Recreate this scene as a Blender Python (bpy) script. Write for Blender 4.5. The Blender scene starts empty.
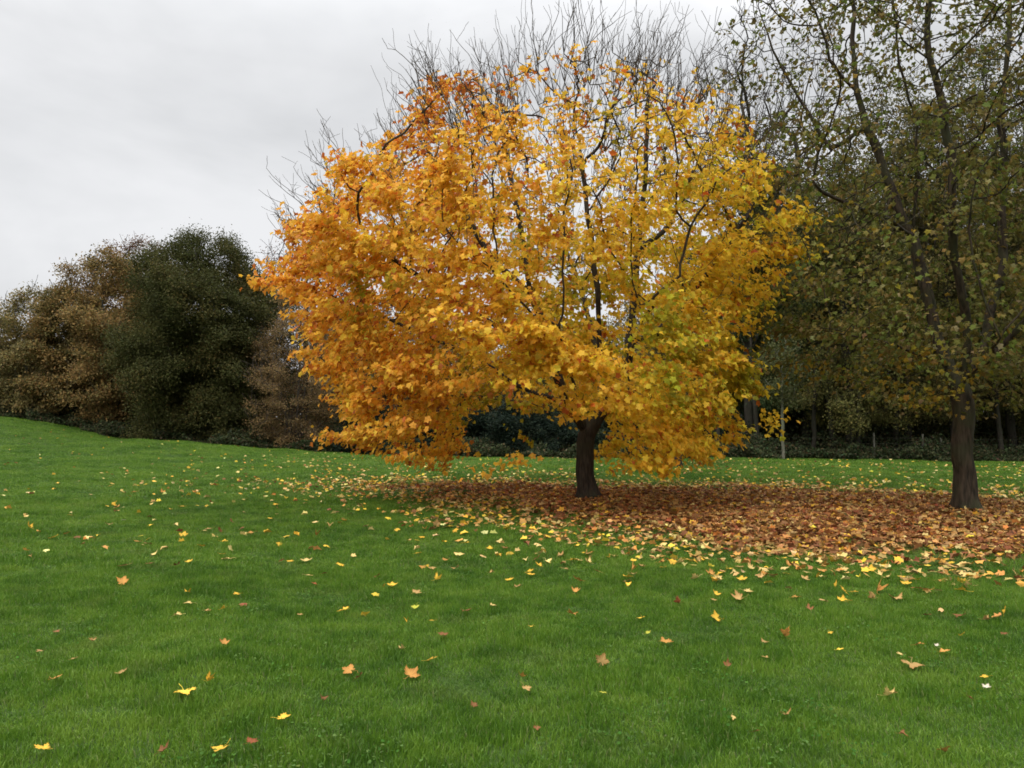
import bpy, math, random
import numpy as np
from mathutils import noise as mnoise, Vector

SEED = 7
rng = np.random.default_rng(SEED)
random.seed(SEED)
C = bpy.context.scene.collection
PI = math.pi

# ------------------------------------------------------------------ camera numbers
F = 804.0                       # focal length in pixels at 1024 wide
CAMZ = 1.6
PITCH = math.atan(56.0 / F)     # horizon sits 56 px under the middle
cp, sp = math.cos(PITCH), math.sin(PITCH)

def ray(px, py):
    a, b = (px - 512) / F, (384 - py) / F
    v = np.array([a, cp - b * sp, sp + b * cp])
    return v

def at_depth(px, py, Y):
    v = ray(px, py)
    t = Y / v[1]
    return np.array([v[0] * t, Y, CAMZ + v[2] * t])

def project(P):
    P = np.asarray(P, float)
    x, y, z = P[..., 0], P[..., 1], P[..., 2] - CAMZ
    d = y * cp + z * sp
    u = -y * sp + z * cp
    return 512 + F * x / d, 384 - F * u / d, d

def sstep(a, b, x):
    t = np.clip((np.asarray(x, float) - a) / (b - a), 0, 1)
    return t * t * (3 - 2 * t)

# ------------------------------------------------------------------ terrain
_gx = np.array([-90, -60, -45, -36, -30.5, -27, -22.8, -18.6, -12.7, -5.5, 2.9, 10, 18, 27, 40, 60, 100])
_gz = np.array([6.5, 5.2, 4.2, 3.4, 2.79, 2.26, 1.42, 1.24, 0.94, 0.70, 0.58, 0.63, 0.55, 0.40, 0.3, 0.2, 0.2])
_fx = np.linspace(-120, 120, 961)
_fz = np.interp(_fx, _gx, _gz)
_k = np.hanning(25); _k /= _k.sum()
_fz = np.convolve(np.pad(_fz, 12, mode='edge'), _k, mode='valid')

def ground_z(x, y):
    x = np.asarray(x, float); y = np.asarray(y, float)
    s = sstep(6, 46, y)
    h = s * np.interp(x, _fx, _fz)
    h = h + 0.30 * np.exp(-(((x + 19) / 6) ** 2 + ((y - 43) / 4.5) ** 2))
    und = 0.035 * np.sin(x * 0.9 + 0.6 * np.sin(y * 0.5)) * np.sin(y * 0.7 + 1.3) + 0.02 * np.sin(x * 2.3 + y * 1.1)
    return h + und * sstep(2, 7, y)

def on_ground(px, py):
    v = ray(px, py)
    t = 6.0
    for _ in range(60):
        P = np.array([0, 0, CAMZ]) + v * t
        dz = P[2] - float(ground_z(P[0], P[1]))
        t = max(1.0, t + dz / max(0.03, -v[2]) * 0.6)
    P = v * t
    return np.array([P[0], P[1], float(ground_z(P[0], P[1]))])

# ------------------------------------------------------------------ helpers
def tag(o, label=None, cat=None, group=None, kind=None):
    if label: o['label'] = label
    if cat: o['category'] = cat
    if group: o['group'] = group
    if kind: o['kind'] = kind
    return o

def empty(name, loc):
    o = bpy.data.objects.new(name, None)
    o.empty_display_size = 0.3
    o.location = [float(c) for c in loc]
    C.objects.link(o)
    return o

def fast_mesh(name, verts, loops, sizes, col=None, smooth=False):
    me = bpy.data.meshes.new(name)
    verts = np.ascontiguousarray(verts, dtype=np.float32)
    loops = np.ascontiguousarray(loops, dtype=np.int32).ravel()
    sizes = np.ascontiguousarray(sizes, dtype=np.int32)
    me.vertices.add(len(verts)); me.vertices.foreach_set('co', verts.ravel())
    me.loops.add(len(loops)); me.loops.foreach_set('vertex_index', loops)
    me.polygons.add(len(sizes))
    st = np.zeros(len(sizes), np.int32); st[1:] = np.cumsum(sizes)[:-1]
    me.polygons.foreach_set('loop_start', st)
    me.polygons.foreach_set('loop_total', sizes)
    me.polygons.foreach_set('use_smooth', np.full(len(sizes), smooth, dtype=bool))
    if col is not None:
        a = me.attributes.new('col', 'FLOAT_COLOR', 'POINT')
        c4 = np.ones((len(verts), 4), np.float32); c4[:, :3] = col
        a.data.foreach_set('color', c4.ravel())
    me.update(calc_edges=True)
    return me

def mesh_obj(name, me, mat, parent=None):
    o = bpy.data.objects.new(name, me)
    C.objects.link(o)
    if mat: me.materials.append(mat)
    if parent: o.parent = parent
    return o

def copy_tree(o):
    c = o.copy(); C.objects.link(c)
    for ch in list(o.children):
        k = ch.copy(); C.objects.link(k); k.parent = c
    return c

def norm(v):
    return v / np.maximum(np.linalg.norm(v, axis=-1, keepdims=True), 1e-9)

def fnoise(P, scale, off=0.0):
    """smooth 3-D noise in about -1..1 (sum of turned sine products: quick on arrays)"""
    P = np.asarray(P, float) * scale + off
    x, y, z = P[..., 0], P[..., 1], P[..., 2]
    a = np.sin(1.7 * x + 1.1 * y + 0.4 * z + 1.3 * np.sin(0.9 * y - 0.7 * z + 2.0))
    b = np.sin(-0.8 * x + 1.6 * y + 0.9 * z + 1.1 * np.sin(1.2 * z + 0.5 * x))
    c = np.sin(0.6 * x - 0.7 * y + 1.9 * z + 1.2 * np.sin(1.1 * x + 0.6 * y + 1.0))
    return (a + b + c) / 2.2

# ------------------------------------------------------------------ materials
def new_mat(name):
    m = bpy.data.materials.new(name); m.use_nodes = True
    nt = m.node_tree; nt.nodes.clear()
    out = nt.nodes.new('ShaderNodeOutputMaterial')
    return m, nt, out

def leaf_mat(name, trans=0.35, gloss=0.25, rough=0.5, attr='col'):
    m, nt, out = new_mat(name)
    at = nt.nodes.new('ShaderNodeAttribute'); at.attribute_name = attr
    pr = nt.nodes.new('ShaderNodeBsdfPrincipled')
    pr.inputs['Roughness'].default_value = rough
    pr.inputs['Specular IOR Level'].default_value = gloss
    tr = nt.nodes.new('ShaderNodeBsdfTranslucent')
    mx = nt.nodes.new('ShaderNodeMixShader'); mx.inputs[0].default_value = trans
    nt.links.new(at.outputs['Color'], pr.inputs['Base Color'])
    nt.links.new(at.outputs['Color'], tr.inputs['Color'])
    nt.links.new(pr.outputs[0], mx.inputs[1]); nt.links.new(tr.outputs[0], mx.inputs[2])
    nt.links.new(mx.outputs[0], out.inputs[0])
    return m

def bark_mat(name, c1, c2, c3=None, scale=5.0, bump=0.6):
    m, nt, out = new_mat(name)
    tc = nt.nodes.new('ShaderNodeTexCoord')
    mp = nt.nodes.new('ShaderNodeMapping'); mp.inputs['Scale'].default_value = (1, 1, 0.16)
    nt.links.new(tc.outputs['Object'], mp.inputs[0])
    n1 = nt.nodes.new('ShaderNodeTexNoise'); n1.inputs['Scale'].default_value = scale * 5; n1.inputs['Detail'].default_value = 6
    nt.links.new(mp.outputs[0], n1.inputs['Vector'])
    rp = nt.nodes.new('ShaderNodeValToRGB')
    rp.color_ramp.elements[0].position = 0.35; rp.color_ramp.elements[0].color = (*c1, 1)
    rp.color_ramp.elements[1].position = 0.68; rp.color_ramp.elements[1].color = (*c2, 1)
    nt.links.new(n1.outputs[0], rp.inputs[0])
    n2 = nt.nodes.new('ShaderNodeTexNoise'); n2.inputs['Scale'].default_value = 1.8; n2.inputs['Detail'].default_value = 4
    nt.links.new(tc.outputs['Object'], n2.inputs['Vector'])
    rp2 = nt.nodes.new('ShaderNodeValToRGB')
    rp2.color_ramp.elements[0].position = 0.45; rp2.color_ramp.elements[0].color = (0, 0, 0, 1)
    rp2.color_ramp.elements[1].position = 0.65; rp2.color_ramp.elements[1].color = (0.8, 0.8, 0.8, 1)
    nt.links.new(n2.outputs[0], rp2.inputs[0])
    mix = nt.nodes.new('ShaderNodeMixRGB'); mix.inputs[2].default_value = (*(c3 or c2), 1)
    nt.links.new(rp2.outputs[0], mix.inputs[0]); nt.links.new(rp.outputs[0], mix.inputs[1])
    pr = nt.nodes.new('ShaderNodeBsdfPrincipled'); pr.inputs['Roughness'].default_value = 0.85
    pr.inputs['Specular IOR Level'].default_value = 0.2
    nt.links.new(mix.outputs[0], pr.inputs['Base Color'])
    bp = nt.nodes.new('ShaderNodeBump'); bp.inputs['Strength'].default_value = bump; bp.inputs['Distance'].default_value = 0.03
    nt.links.new(n1.outputs[0], bp.inputs['Height']); nt.links.new(bp.outputs[0], pr.inputs['Normal'])
    nt.links.new(pr.outputs[0], out.inputs[0])
    return m

M_MAPLE = leaf_mat('maple_leaf', trans=0.5, gloss=0.22, rough=0.5)
M_GREEN = leaf_mat('green_leaf', trans=0.38, gloss=0.10, rough=0.6)
M_FALLEN = leaf_mat('fallen_leaf', trans=0.10, gloss=0.12, rough=0.55)
M_BARK_MAPLE = bark_mat('maple_bark', (0.018, 0.014, 0.011), (0.062, 0.048, 0.036), (0.040, 0.038, 0.022))
M_BARK_RIGHT = bark_mat('rough_bark', (0.018, 0.014, 0.009), (0.070, 0.050, 0.032), (0.040, 0.044, 0.020), scale=4)
M_TWIG = bark_mat('twig_bark', (0.030, 0.024, 0.019), (0.090, 0.072, 0.056), (0.06, 0.052, 0.036))
M_BARK_FAR = bark_mat('wood_bark', (0.017, 0.014, 0.010), (0.042, 0.036, 0.026), (0.028, 0.030, 0.018))
M_BARK_POST = bark_mat('weathered_wood', (0.06, 0.058, 0.045), (0.14, 0.135, 0.11), (0.09, 0.09, 0.06))
M_BARK_PALE = bark_mat('pale_bark', (0.08, 0.078, 0.055), (0.17, 0.165, 0.12), (0.11, 0.12, 0.075))

# ------------------------------------------------------------------ tree growing (space colonisation)
def colonize(attr, pts, par, step, infl, kill, lift=0.0, iters=140):
    P = [np.array(p, float) for p in pts]; par = list(par)
    A = np.asarray(attr, float)
    N = np.array(P)
    d2 = ((A[:, None, :] - N[None]) ** 2).sum(-1)
    near = d2.argmin(1); nd = np.sqrt(d2.min(1))
    seen = set()
    for it in range(iters):
        act = nd < infl
        if not act.any(): break
        idx = near[act]
        dirs = norm(A[act] - N[idx])
        acc = np.zeros((len(N), 3)); cnt = np.bincount(idx, minlength=len(N))
        np.add.at(acc, idx, dirs)
        src = np.nonzero(cnt)[0]
        d = norm(acc[src] / cnt[src][:, None] + np.array([0, 0, lift]) + rng.normal(0, 0.10, (len(src), 3)))
        new, npar = [], []
        for s, v in zip(src, d):
            key = (int(s), tuple(np.round(v * 2.5).astype(int)))
            if key in seen: continue
            seen.add(key)
            new.append(N[s] + v * step); npar.append(int(s))
        if not new: break
        new = np.array(new); base = len(N)
        N = np.vstack([N, new]); par += npar
        dd = np.sqrt(((A[:, None, :] - new[None]) ** 2).sum(-1))
        j = dd.argmin(1); m = dd[np.arange(len(A)), j]
        up = m < nd
        near[up] = base + j[up]; nd[up] = m[up]
        keep = nd > kill
        A, near, nd = A[keep], near[keep], nd[keep]
        if len(A) == 0: break
    return N, np.array(par, int)

def radii(par, tip=0.006, expo=2.4, rmax=None, steep=1.0):
    n = len(par); acc = np.zeros(n); order = range(n - 1, -1, -1)
    kids = np.bincount(par[par >= 0], minlength=n)
    r = np.zeros(n)
    for i in order:
        r[i] = tip if kids[i] == 0 else acc[i] ** (1 / expo)
        if par[i] >= 0: acc[par[i]] += r[i] ** expo
    if rmax and r.max() > 0:
        u = np.log(r / tip) / math.log(r.max() / tip)
        r = tip * np.exp(math.log(rmax / tip) * u ** steep)
    return r

def chains(par, r):
    n = len(par); ch = [[] for _ in range(n)]
    for i, p in enumerate(par):
        if p >= 0: ch[p].append(i)
    out = []
    stack = [(0, -1)]
    while stack:
        s, p = stack.pop()
        path = [p, s] if p >= 0 else [s]
        cur = s
        while ch[cur]:
            c = sorted(ch[cur], key=lambda q: -r[q])
            for q in c[1:]: stack.append((q, cur))
            cur = c[0]; path.append(cur)
        out.append(path)
    return out

class Tubes:
    def __init__(self): self.v = []; self.l = []; self.s = []; self.n = 0
    def add(self, P, R, k):
        P = np.asarray(P, float); R = np.asarray(R, float); m = len(P)
        if m < 2: return
        T = np.gradient(P, axis=0); T = norm(T)
        u = np.cross(T[0], [0.31, 0.87, 0.2]); u /= max(1e-6, np.linalg.norm(u))
        U = np.zeros_like(P)
        for i in range(m):
            u = u - T[i] * np.dot(u, T[i]); u /= max(1e-6, np.linalg.norm(u)); U[i] = u
        W = np.cross(T, U)
        a = np.arange(k) * 2 * PI / k
        V = P[:, None] + R[:, None, None] * (U[:, None] * np.cos(a)[None, :, None] + W[:, None] * np.sin(a)[None, :, None])
        self.v.append(V.reshape(-1, 3))
        i = np.arange(m - 1)[:, None]; j = np.arange(k)[None]
        q = np.stack([i * k + j, i * k + (j + 1) % k, (i + 1) * k + (j + 1) % k, (i + 1) * k + j], -1).reshape(-1, 4) + self.n
        self.l.append(q.ravel()); self.s.append(np.full(len(q), 4))
        cap = np.arange(k) + (m - 1) * k + self.n
        self.l.append(cap); self.s.append(np.array([k]))
        self.n += m * k
    def mesh(self, name):
        if not self.v: return None
        return fast_mesh(name, np.vstack(self.v), np.concatenate(self.l), np.concatenate(self.s), smooth=True)

def resample(P, R, sub=4):
    m = len(P)
    t = np.arange(m); tt = np.linspace(0, m - 1, (m - 1) * sub + 1)
    Q = np.stack([np.interp(tt, t, P[:, i]) for i in range(3)], 1)
    k = np.array([0.25, 0.5, 0.25])
    for _ in range(sub):
        Q[1:-1] = Q[:-2] * .25 + Q[1:-1] * .5 + Q[2:] * .25
    return Q, np.interp(tt, t, R)

def wood_meshes(N, par, r, thick=0.045, flare=1.5, flare_h=0.6, lump=0.10):
    """trunk with its limbs, and the thinner branches, as two meshes"""
    tk, br = Tubes(), Tubes()
    for path in chains(par, r):
        P = N[path]; R = r[path].copy()
        if par[path[0]] >= 0 or path[0] != 0: R[0] = R[1] if len(R) > 1 else R[0]
        big = int((R > thick).sum())
        if big >= 2:
            a, b = P[:big + 1] if big < len(P) else P, R[:big + 1] if big < len(P) else R
            Q, S = resample(a, b, 5)
            h = Q[:, 2]
            if path[0] == 0:
                S = S * (1 + (flare - 1) * np.exp(-h / flare_h * 2.2))
                Q[0, 2] -= 0.12
            k = 20 if S.max() > 0.15 else 8
            n0 = tk.n
            tk.add(Q, S, k)
            V = tk.v[-1]
            c = np.repeat(Q, k, 0); d = V - c
            nz = 1 + lump * fnoise(V * np.array([1, 1, 0.35]), 5.0) + 0.5 * lump * fnoise(V * np.array([1, 1, 0.3]), 13.0)
            if path[0] == 0:
                ang = np.arctan2(d[:, 1], d[:, 0])
                nz = nz + 0.26 * np.exp(-np.repeat(h, k) / 0.28) * np.sin(ang * 5 + 0.7)
            tk.v[-1] = c + d * nz[:, None]
            if big < len(P):
                br.add(P[big - 1:], R[big - 1:], 4)
        else:
            br.add(P, R, 4 if R.max() > 0.015 else 3)
    return tk, br

# ------------------------------------------------------------------ leaves
# a lobed maple leaf (fan round a middle point) and a plain pointed leaf
_out = [(0, 0), (0.30, -0.04), (0.46, 0.10), (0.34, 0.30), (0.56, 0.60), (0.30, 0.66), (0, 1.0), (-0.30, 0.66), (-0.56, 0.60), (-0.34, 0.30), (-0.46, 0.10), (-0.30, -0.04)]
LOBED_V = np.array([(0, 0.36, 0)] + [(x, y, 0.22 * abs(x) - 0.30 * (x * x + (y - 0.36) ** 2)) for x, y in _out])
LOBED_V[:, 1] -= 0.3
LOBED_F = np.array([(0, i + 1, (i + 1) % 12 + 1) for i in range(12)])
_o2 = [(0, 0), (0.42, 0.12), (0.50, 0.58), (0, 1.0), (-0.50, 0.58), (-0.42, 0.12)]
BROAD_V = np.array([(0, 0.4, 0)] + [(x, y, 0.15 * abs(x) - 0.2 * (y - 0.4) ** 2) for x, y in _o2]); BROAD_V[:, 1] -= 0.4
BROAD_F = np.array([(0, i + 1, (i + 1) % 6 + 1) for i in range(6)])
SIMPLE_V = np.array([(0, -0.5, 0), (0.32, 0.02, 0.05), (0, 0.5, 0), (-0.32, 0.02, 0.05)])
SIMPLE_F = np.array([(0, 1, 2), (0, 2, 3)])

def leaf_mesh(name, pos, nrm, tip, size, col, V=LOBED_V, Fc=LOBED_F, curl=None, fold=None):
    n = len(pos)
    y = norm(tip); z = norm(nrm - y * (nrm * y).sum(-1, keepdims=True)); x = np.cross(y, z)
    T = np.repeat(V[None], n, 0)
    if curl is not None: T = T * np.stack([np.ones(n), np.ones(n), curl], -1)[:, None]
    if fold is not None:
        ax = np.abs(T[..., 0]); sg = np.sign(T[..., 0])
        T = np.stack([sg * ax * np.cos(fold)[:, None], T[..., 1], T[..., 2] + ax * np.sin(fold)[:, None]], -1)
    T = T * np.asarray(size)[:, None, None]
    W = T[..., 0:1] * x[:, None] + T[..., 1:2] * y[:, None] + T[..., 2:3] * z[:, None] + np.asarray(pos)[:, None]
    k = len(V)
    L = (Fc[None] + (np.arange(n) * k)[:, None, None]).reshape(-1)
    return fast_mesh(name, W.reshape(-1, 3), L, np.full(n * len(Fc), 3), col=np.repeat(col, k, 0))

def vary(col, amt, rg=None):
    return np.clip(col * np.exp(rng.normal(0, amt, (len(col), 1))) * np.exp(rng.normal(0, amt * 0.4, (len(col), 3))), 0.002, 0.95)

def pal(colors, w, n):
    return np.array(colors)[rng.choice(len(colors), n, p=np.array(w) / np.sum(w))]

def twig_out(N, par, r, sel, per, length, updir, spread, r0=0.008, segs=3):
    """adds fine leafless side twigs at chosen nodes"""
    P = [N]; pr = list(par); n = len(N)
    new = []
    for i in sel:
        for _ in range(per):
            d = norm((np.array(updir) + rng.normal(0, spread, 3))[None])[0]
            L = length * rng.uniform(0.5, 1.2); q = N[i]; p = i
            for s in range(segs):
                q = q + d * L / segs; d = norm((d + rng.normal(0, 0.16, 3) + np.array([0, 0, 0.05]))[None])[0]
                new.append(q); pr.append(p); p = n + len(new) - 1
    if new: P.append(np.array(new))
    return np.vstack(P), np.array(pr, int)

class Skel:
    def __init__(self): self.p = []; self.par = []
    def limb(self, pts, parent=-1, step=0.4):
        pts = [np.array(p, float) for p in pts]
        last = parent
        if parent >= 0: pts = [self.p[parent]] + pts
        else:
            self.p.append(pts[0]); self.par.append(-1); last = 0
        for a, b in zip(pts[:-1], pts[1:]):
            k = max(1, int(round(np.linalg.norm(b - a) / step)))
            for i in range(1, k + 1):
                q = a + (b - a) * i / k
                q = q + rng.normal(0, 0.025, 3)
                self.p.append(q); self.par.append(last); last = len(self.p) - 1
        return last
    def near(self, q):
        return int(np.argmin(((np.array(self.p) - np.array(q)) ** 2).sum(1)))

# ================================================================== the golden maple
MX = on_ground(588, 500); MS = F / (MX[1] * cp)
def mp_(px, py, dy=0.0):
    """point in the tree's own space from where it shows, dy metres behind the trunk"""
    P = at_depth(px, py, MX[1] + dy)
    return P - MX

sk = Skel()
fork = sk.limb([(0, 0, 0), (-0.06, 0, 0.7), (-0.05, 0, 1.3), mp_(586, 432)])
lead = sk.limb([mp_(606, 405), mp_(626, 378, .2), mp_(631, 340, .3), mp_(634, 300, .3), mp_(641, 235, .2), mp_(646, 165), mp_(648, 100, -.2)], fork)
left = sk.limb([mp_(566, 400, -.3), mp_(548, 350, -.4), mp_(533, 295, -.2), mp_(520, 225), mp_(508, 160, .2), mp_(500, 100, .2)], fork)
mid = sk.limb([mp_(600, 345, -.2), mp_(598, 290, -.5), mp_(588, 220, -.6), mp_(580, 140, -.6)], sk.near(mp_(606, 405)))
rt = sk.limb([mp_(657, 336, -.3), mp_(680, 312, -.7), mp_(715, 262, -1.2), mp_(748, 215, -1.4)], sk.near(mp_(631, 348, .3)))
rt2 = sk.limb([mp_(668, 228, .6), mp_(695, 170, .9), mp_(715, 125, 1)], sk.near(mp_(640, 245, .2)))
lf2 = sk.limb([mp_(490, 255, .4), mp_(450, 190, .6), mp_(420, 140, .7)], sk.near(mp_(531, 290)))
lf3 = sk.limb([mp_(500, 330, -1.2), mp_(440, 290, -1.8), mp_(380, 250, -2)], sk.near(mp_(548, 350)))
lf4 = sk.limb([mp_(530, 392, 1), mp_(460, 350, 1.8), mp_(390, 320, 2.2), mp_(330, 295, 2)], sk.near(mp_(566, 400)))
low1 = sk.limb([mp_(540, 405, -1.0), mp_(480, 395, -2.0), mp_(410, 395, -2.6), mp_(370, 400, -2.8)], sk.near(mp_(580, 418)))
low2 = sk.limb([mp_(650, 395, -1.0), mp_(690, 375, -1.8), mp_(725, 375, -2.2)], sk.near(mp_(620, 385)))
frt = sk.limb([mp_(575, 385, -1.5), mp_(565, 350, -3.0), mp_(560, 325, -4.3)], sk.near(mp_(586, 425)))
frt2 = sk.limb([mp_(640, 330, -2.0), mp_(655, 300, -3.5)], sk.near(mp_(629, 365)))
bck = sk.limb([mp_(600, 370, 1.8), mp_(590, 320, 3.2), mp_(575, 270, 4.2)], sk.near(mp_(606, 405)))
bck2 = sk.limb([mp_(670, 320, 2.5), mp_(710, 280, 3.6)], sk.near(mp_(631, 340)))

_z = np.array([0.7, 1.6, 2.7, 4.0, 5.1, 6.0, 6.9, 8.1, 8.9, 9.6, 10.3])
_l = np.array([-4.9, -6.4, -6.4, -6.8, -7.9, -7.4, -6.1, -5.1, -4.4, -3.4, -2.0])
_r = np.array([2.5, 4.0, 3.8, 3.7, 4.6, 4.9, 4.4, 4.3, 3.6, 2.7, 1.8])
_d = np.array([4.0, 5.0, 5.4, 5.8, 6.2, 6.2, 5.8, 5.2, 4.4, 3.2, 1.6])

def maple_rel(P):
    l = np.interp(P[:, 2], _z, _l); r = np.interp(P[:, 2], _z, _r); d = np.interp(P[:, 2], _z, _d)
    c = (l + r) / 2; w = (r - l) / 2
    return np.sqrt(((P[:, 0] - c) / w) ** 2 + (P[:, 1] / d) ** 2)

n = 26000
Q = np.stack([rng.uniform(-9, 6.5, n), rng.uniform(-6.5, 6.5, n), rng.uniform(0.7, 10.2, n)], 1)
rel = maple_rel(Q)
lump = 0.10 * fnoise(Q, 0.9, 3.0)
keep = (rel < 1 + lump)
# the arch over the trunk's foot and the gaps below the crown
low = Q[:, 2] < 1.6 + 0.5 * fnoise(Q, 0.55, 9.0)
core = rel < 0.55
keep &= ~(low & core) & ~((Q[:, 2] < 1.75) & (np.abs(Q[:, 0] + .15) < 0.75) & (Q[:, 1] < 1.5))
tun = ((Q[:, 0] - 0.8) / 1.0) ** 2 + ((Q[:, 2] - 4.0 + 0.12 * (Q[:, 1] + 0.5)) / 1.1) ** 2 < 1 + 0.5 * fnoise(Q, 1.2, 8)
keep &= ~(tun & (Q[:, 1] < 0.8) & (rng.random(n) < 0.85))
keep &= ~((Q[:, 2] < 2.2) & (Q[:, 0] > -3.2) & (Q[:, 0] < 0.5) & (fnoise(Q, 0.8, 5.) > -0.5))
keep &= ~((Q[:, 2] < 2.9) & (Q[:, 0] > -2.6) & (Q[:, 0] < -0.6) & (Q[:, 1] < 1.5) & (fnoise(Q, 0.9, 2.) > 0.0))
prob = 0.35 + 0.65 * sstep(0.35, 0.85, rel)
prob *= np.where(fnoise(Q * np.array([1, 1, 1.7]), 1.1, 1.0) > -0.55, 1, 0.12)
keep &= rng.random(n) < prob
Q = Q[keep][:5600]
Q = np.vstack([Q, np.stack([rng.uniform(-0.9, 1.5, 190), rng.uniform(-5.2, -2.2, 190), rng.uniform(1.85, 2.9, 190)], 1)])   # low sprays hanging before the fork
N, par = colonize(Q, sk.p, sk.par, 0.24, 1.5, 0.34, lift=0.10)
kids = np.bincount(par[par >= 0], minlength=len(N))
tips = np.nonzero(kids == 0)[0]
n_leafy = len(N)
# bare shoots standing out of the top and the upper left
def shoots(N, par, sel, length, segs, lean, spread, side):
    n0 = len(N)
    for i in sel:
        d = norm((np.array([N[i, 0] + 0.6, N[i, 1], 0]) * lean + np.array([0, 0, 1.0]))[None])[0]
        N, par = twig_out(N, par, None, [i], 1, length, d, spread, segs=segs)
    add = np.arange(n0, len(N))
    return twig_out(N, par, None, add[rng.random(len(add)) < 0.6], side, 0.24, (0, 0, 0.9), 0.55, segs=2)
hi = tips[(N[tips, 2] > 6.2 + 0.8 * fnoise(N[tips], 0.6)) & (maple_rel(N[tips]) > 0.25)]
N, par = shoots(N, par, np.r_[hi, hi, hi], 1.0, 6, 0.14, 0.24, 2)
forks = np.arange(n_leafy, len(N)); forks = forks[rng.random(len(forks)) < 0.10]
N, par = shoots(N, par, forks, 0.45, 4, 0.12, 0.40, 1)
ul = np.nonzero((N[:n_leafy, 2] > 5.4) & (maple_rel(N[:n_leafy]) > 0.8) & (kids[:n_leafy] < 2))[0]
ul = ul[rng.random(len(ul)) < 0.42]
N, par = shoots(N, par, ul, 0.6, 4, 0.15, 0.25, 2)
r = radii(par, tip=0.0034, expo=2.5, rmax=0.205, steep=1.26)
tk, br = wood_meshes(N, par, r, thick=0.045, flare=1.7, flare_h=0.42)

# leaves on the finer wood
fine = np.nonzero((r[:n_leafy] < 0.021) | (kids[:n_leafy] == 0))[0]
fx = N[fine]; frel = maple_rel(fx)
dens = 21 * np.ones(len(fine))
dens *= np.interp(fx[:, 2], [0, 5.6, 6.6, 7.6, 8.4, 9.0, 9.7], [1.3, 1.2, 0.85, 0.60, 0.45, 0.26, 0.03])
dens *= np.where((fx[:, 2] > 5.8) & (fx[:, 0] > -2.6) & (fx[:, 0] < 3.2), 0.72, 1.0)
dens *= np.where((fx[:, 2] > 5) & (fx[:, 0] < -2.6), 1.35, 1.0)
dens *= 0.45 + 0.9 * sstep(0.45, 0.9, frel)
dens *= np.clip(0.75 + 0.9 * fnoise(fx * np.array([1, 1, 1.7]), 2.6, 4.0) + 0.55 * fnoise(fx * np.array([1, 1, 1.5]), 1.1, 14.0), 0.02, 2.0)
cnt = rng.poisson(dens)
idx = np.repeat(fine, cnt); m = len(idx)
spread = rng.normal(0, 1, (m, 3)) * np.array([0.17, 0.17, 0.085])
pos = N[idx] + spread + np.array([0, 0, -0.04])
outw = pos - np.array([-0.9, 0, 4.0]); outw[:, 2] *= 0.25; outw = norm(outw)
tipd = outw * 0.8 + rng.normal(0, 0.55, (m, 3)) + np.array([0, 0, -0.55])
nrm = np.array([0, 0, 0.85]) + outw * 0.75 + rng.normal(0, 0.42, (m, 3))
# autumn colour: orange on the left and at the top, yellow to the right, green only deep inside
g = fnoise(pos, 0.55, 2.0) * 0.5 + fnoise(pos, 1.6, 7.0) * 0.3 + rng.normal(0, 0.35, m)
orangeness = sstep(-1.0, 1.0, -pos[:, 0] * 0.22 - 0.74 + 0.22 * (pos[:, 2] - 5.5) * (pos[:, 2] > 5.5) + 0.8 * g + 0.35 * sstep(3.2, 1.2, pos[:, 2]))
yel, org = np.array([0.84, 0.56, 0.050]), np.array([0.83, 0.42, 0.055])
col = yel + (org - yel) * orangeness[:, None]
lrel = maple_rel(pos)
grn = sstep(0.25, 0.95, 0.9 * fnoise(pos, 0.75, 11.0) + 0.75 * (0.85 - lrel) + 0.10 * pos[:, 0] + rng.normal(0, 0.2, m)) * (pos[:, 2] < 8)
col = col + (np.array([0.34, 0.34, 0.022]) - col) * (0.8 * grn)[:, None]
red = (rng.random(m) < 0.03 + 0.08 * orangeness + 0.30 * sstep(6.6, 9.3, pos[:, 2]))
col[red] = np.array([0.52, 0.16, 0.03])
col = vary(col, 0.17)
size = rng.uniform(0.075, 0.150, m)
maple = tag(empty('maple_tree', MX), 'broad golden yellow and orange maple with dark trunk standing in brown fallen leaves', 'tree')
mesh_obj('trunk', tk.mesh('maple_trunk'), M_BARK_MAPLE, maple)
mesh_obj('branches', br.mesh('maple_branches'), M_TWIG, maple)
mesh_obj('crown', leaf_mesh('maple_crown', pos, nrm, tipd, size, col, curl=rng.uniform(-0.5, 2.6, m), fold=rng.uniform(-0.5, 1.15, m)), M_MAPLE, maple)
print('maple nodes', len(N), 'leaves', m)

# ================================================================== the right-hand tree
RX = on_ground(966, 511)
def rp_(px, py, dy=0.0):
    return at_depth(px, py, RX[1] + dy) - RX
sk = Skel()
fork = sk.limb([(0, 0, 0), (-0.03, 0, 0.8), (-0.04, 0, 1.6), rp_(962, 408), rp_(958, 385)])
a1 = sk.limb([rp_(940, 345, .3), rp_(926, 290, .6), rp_(914, 238, .8), rp_(900, 212, .9), rp_(884, 165, 1), rp_(866, 128, 1), rp_(857, 90, 1), rp_(853, 45, 1), rp_(850, -20, 1), rp_(856, -90, 1)], fork)
a2 = sk.limb([rp_(968, 340, -.3), rp_(955, 260, -.6), rp_(952, 190, -.8), rp_(948, 130, -.9), rp_(930, 60, -1), rp_(925, -20, -1), rp_(930, -120, -1)], fork)
a3 = sk.limb([rp_(985, 345, .4), rp_(1000, 270, .8), rp_(1004, 200, 1), rp_(1003, 120, 1), rp_(1010, 30, 1.2), rp_(1005, -60, 1.2)], fork)
a4 = sk.limb([rp_(1000, 350, -.6), rp_(1050, 290, -1.2), rp_(1100, 220, -1.6), rp_(1140, 130, -1.8)], fork)
a5 = sk.limb([rp_(918, 120, .2), rp_(903, 80, 0), rp_(896, 40, -.2), rp_(893, -30, -.2)], sk.near(rp_(914, 238, .8)))
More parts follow.
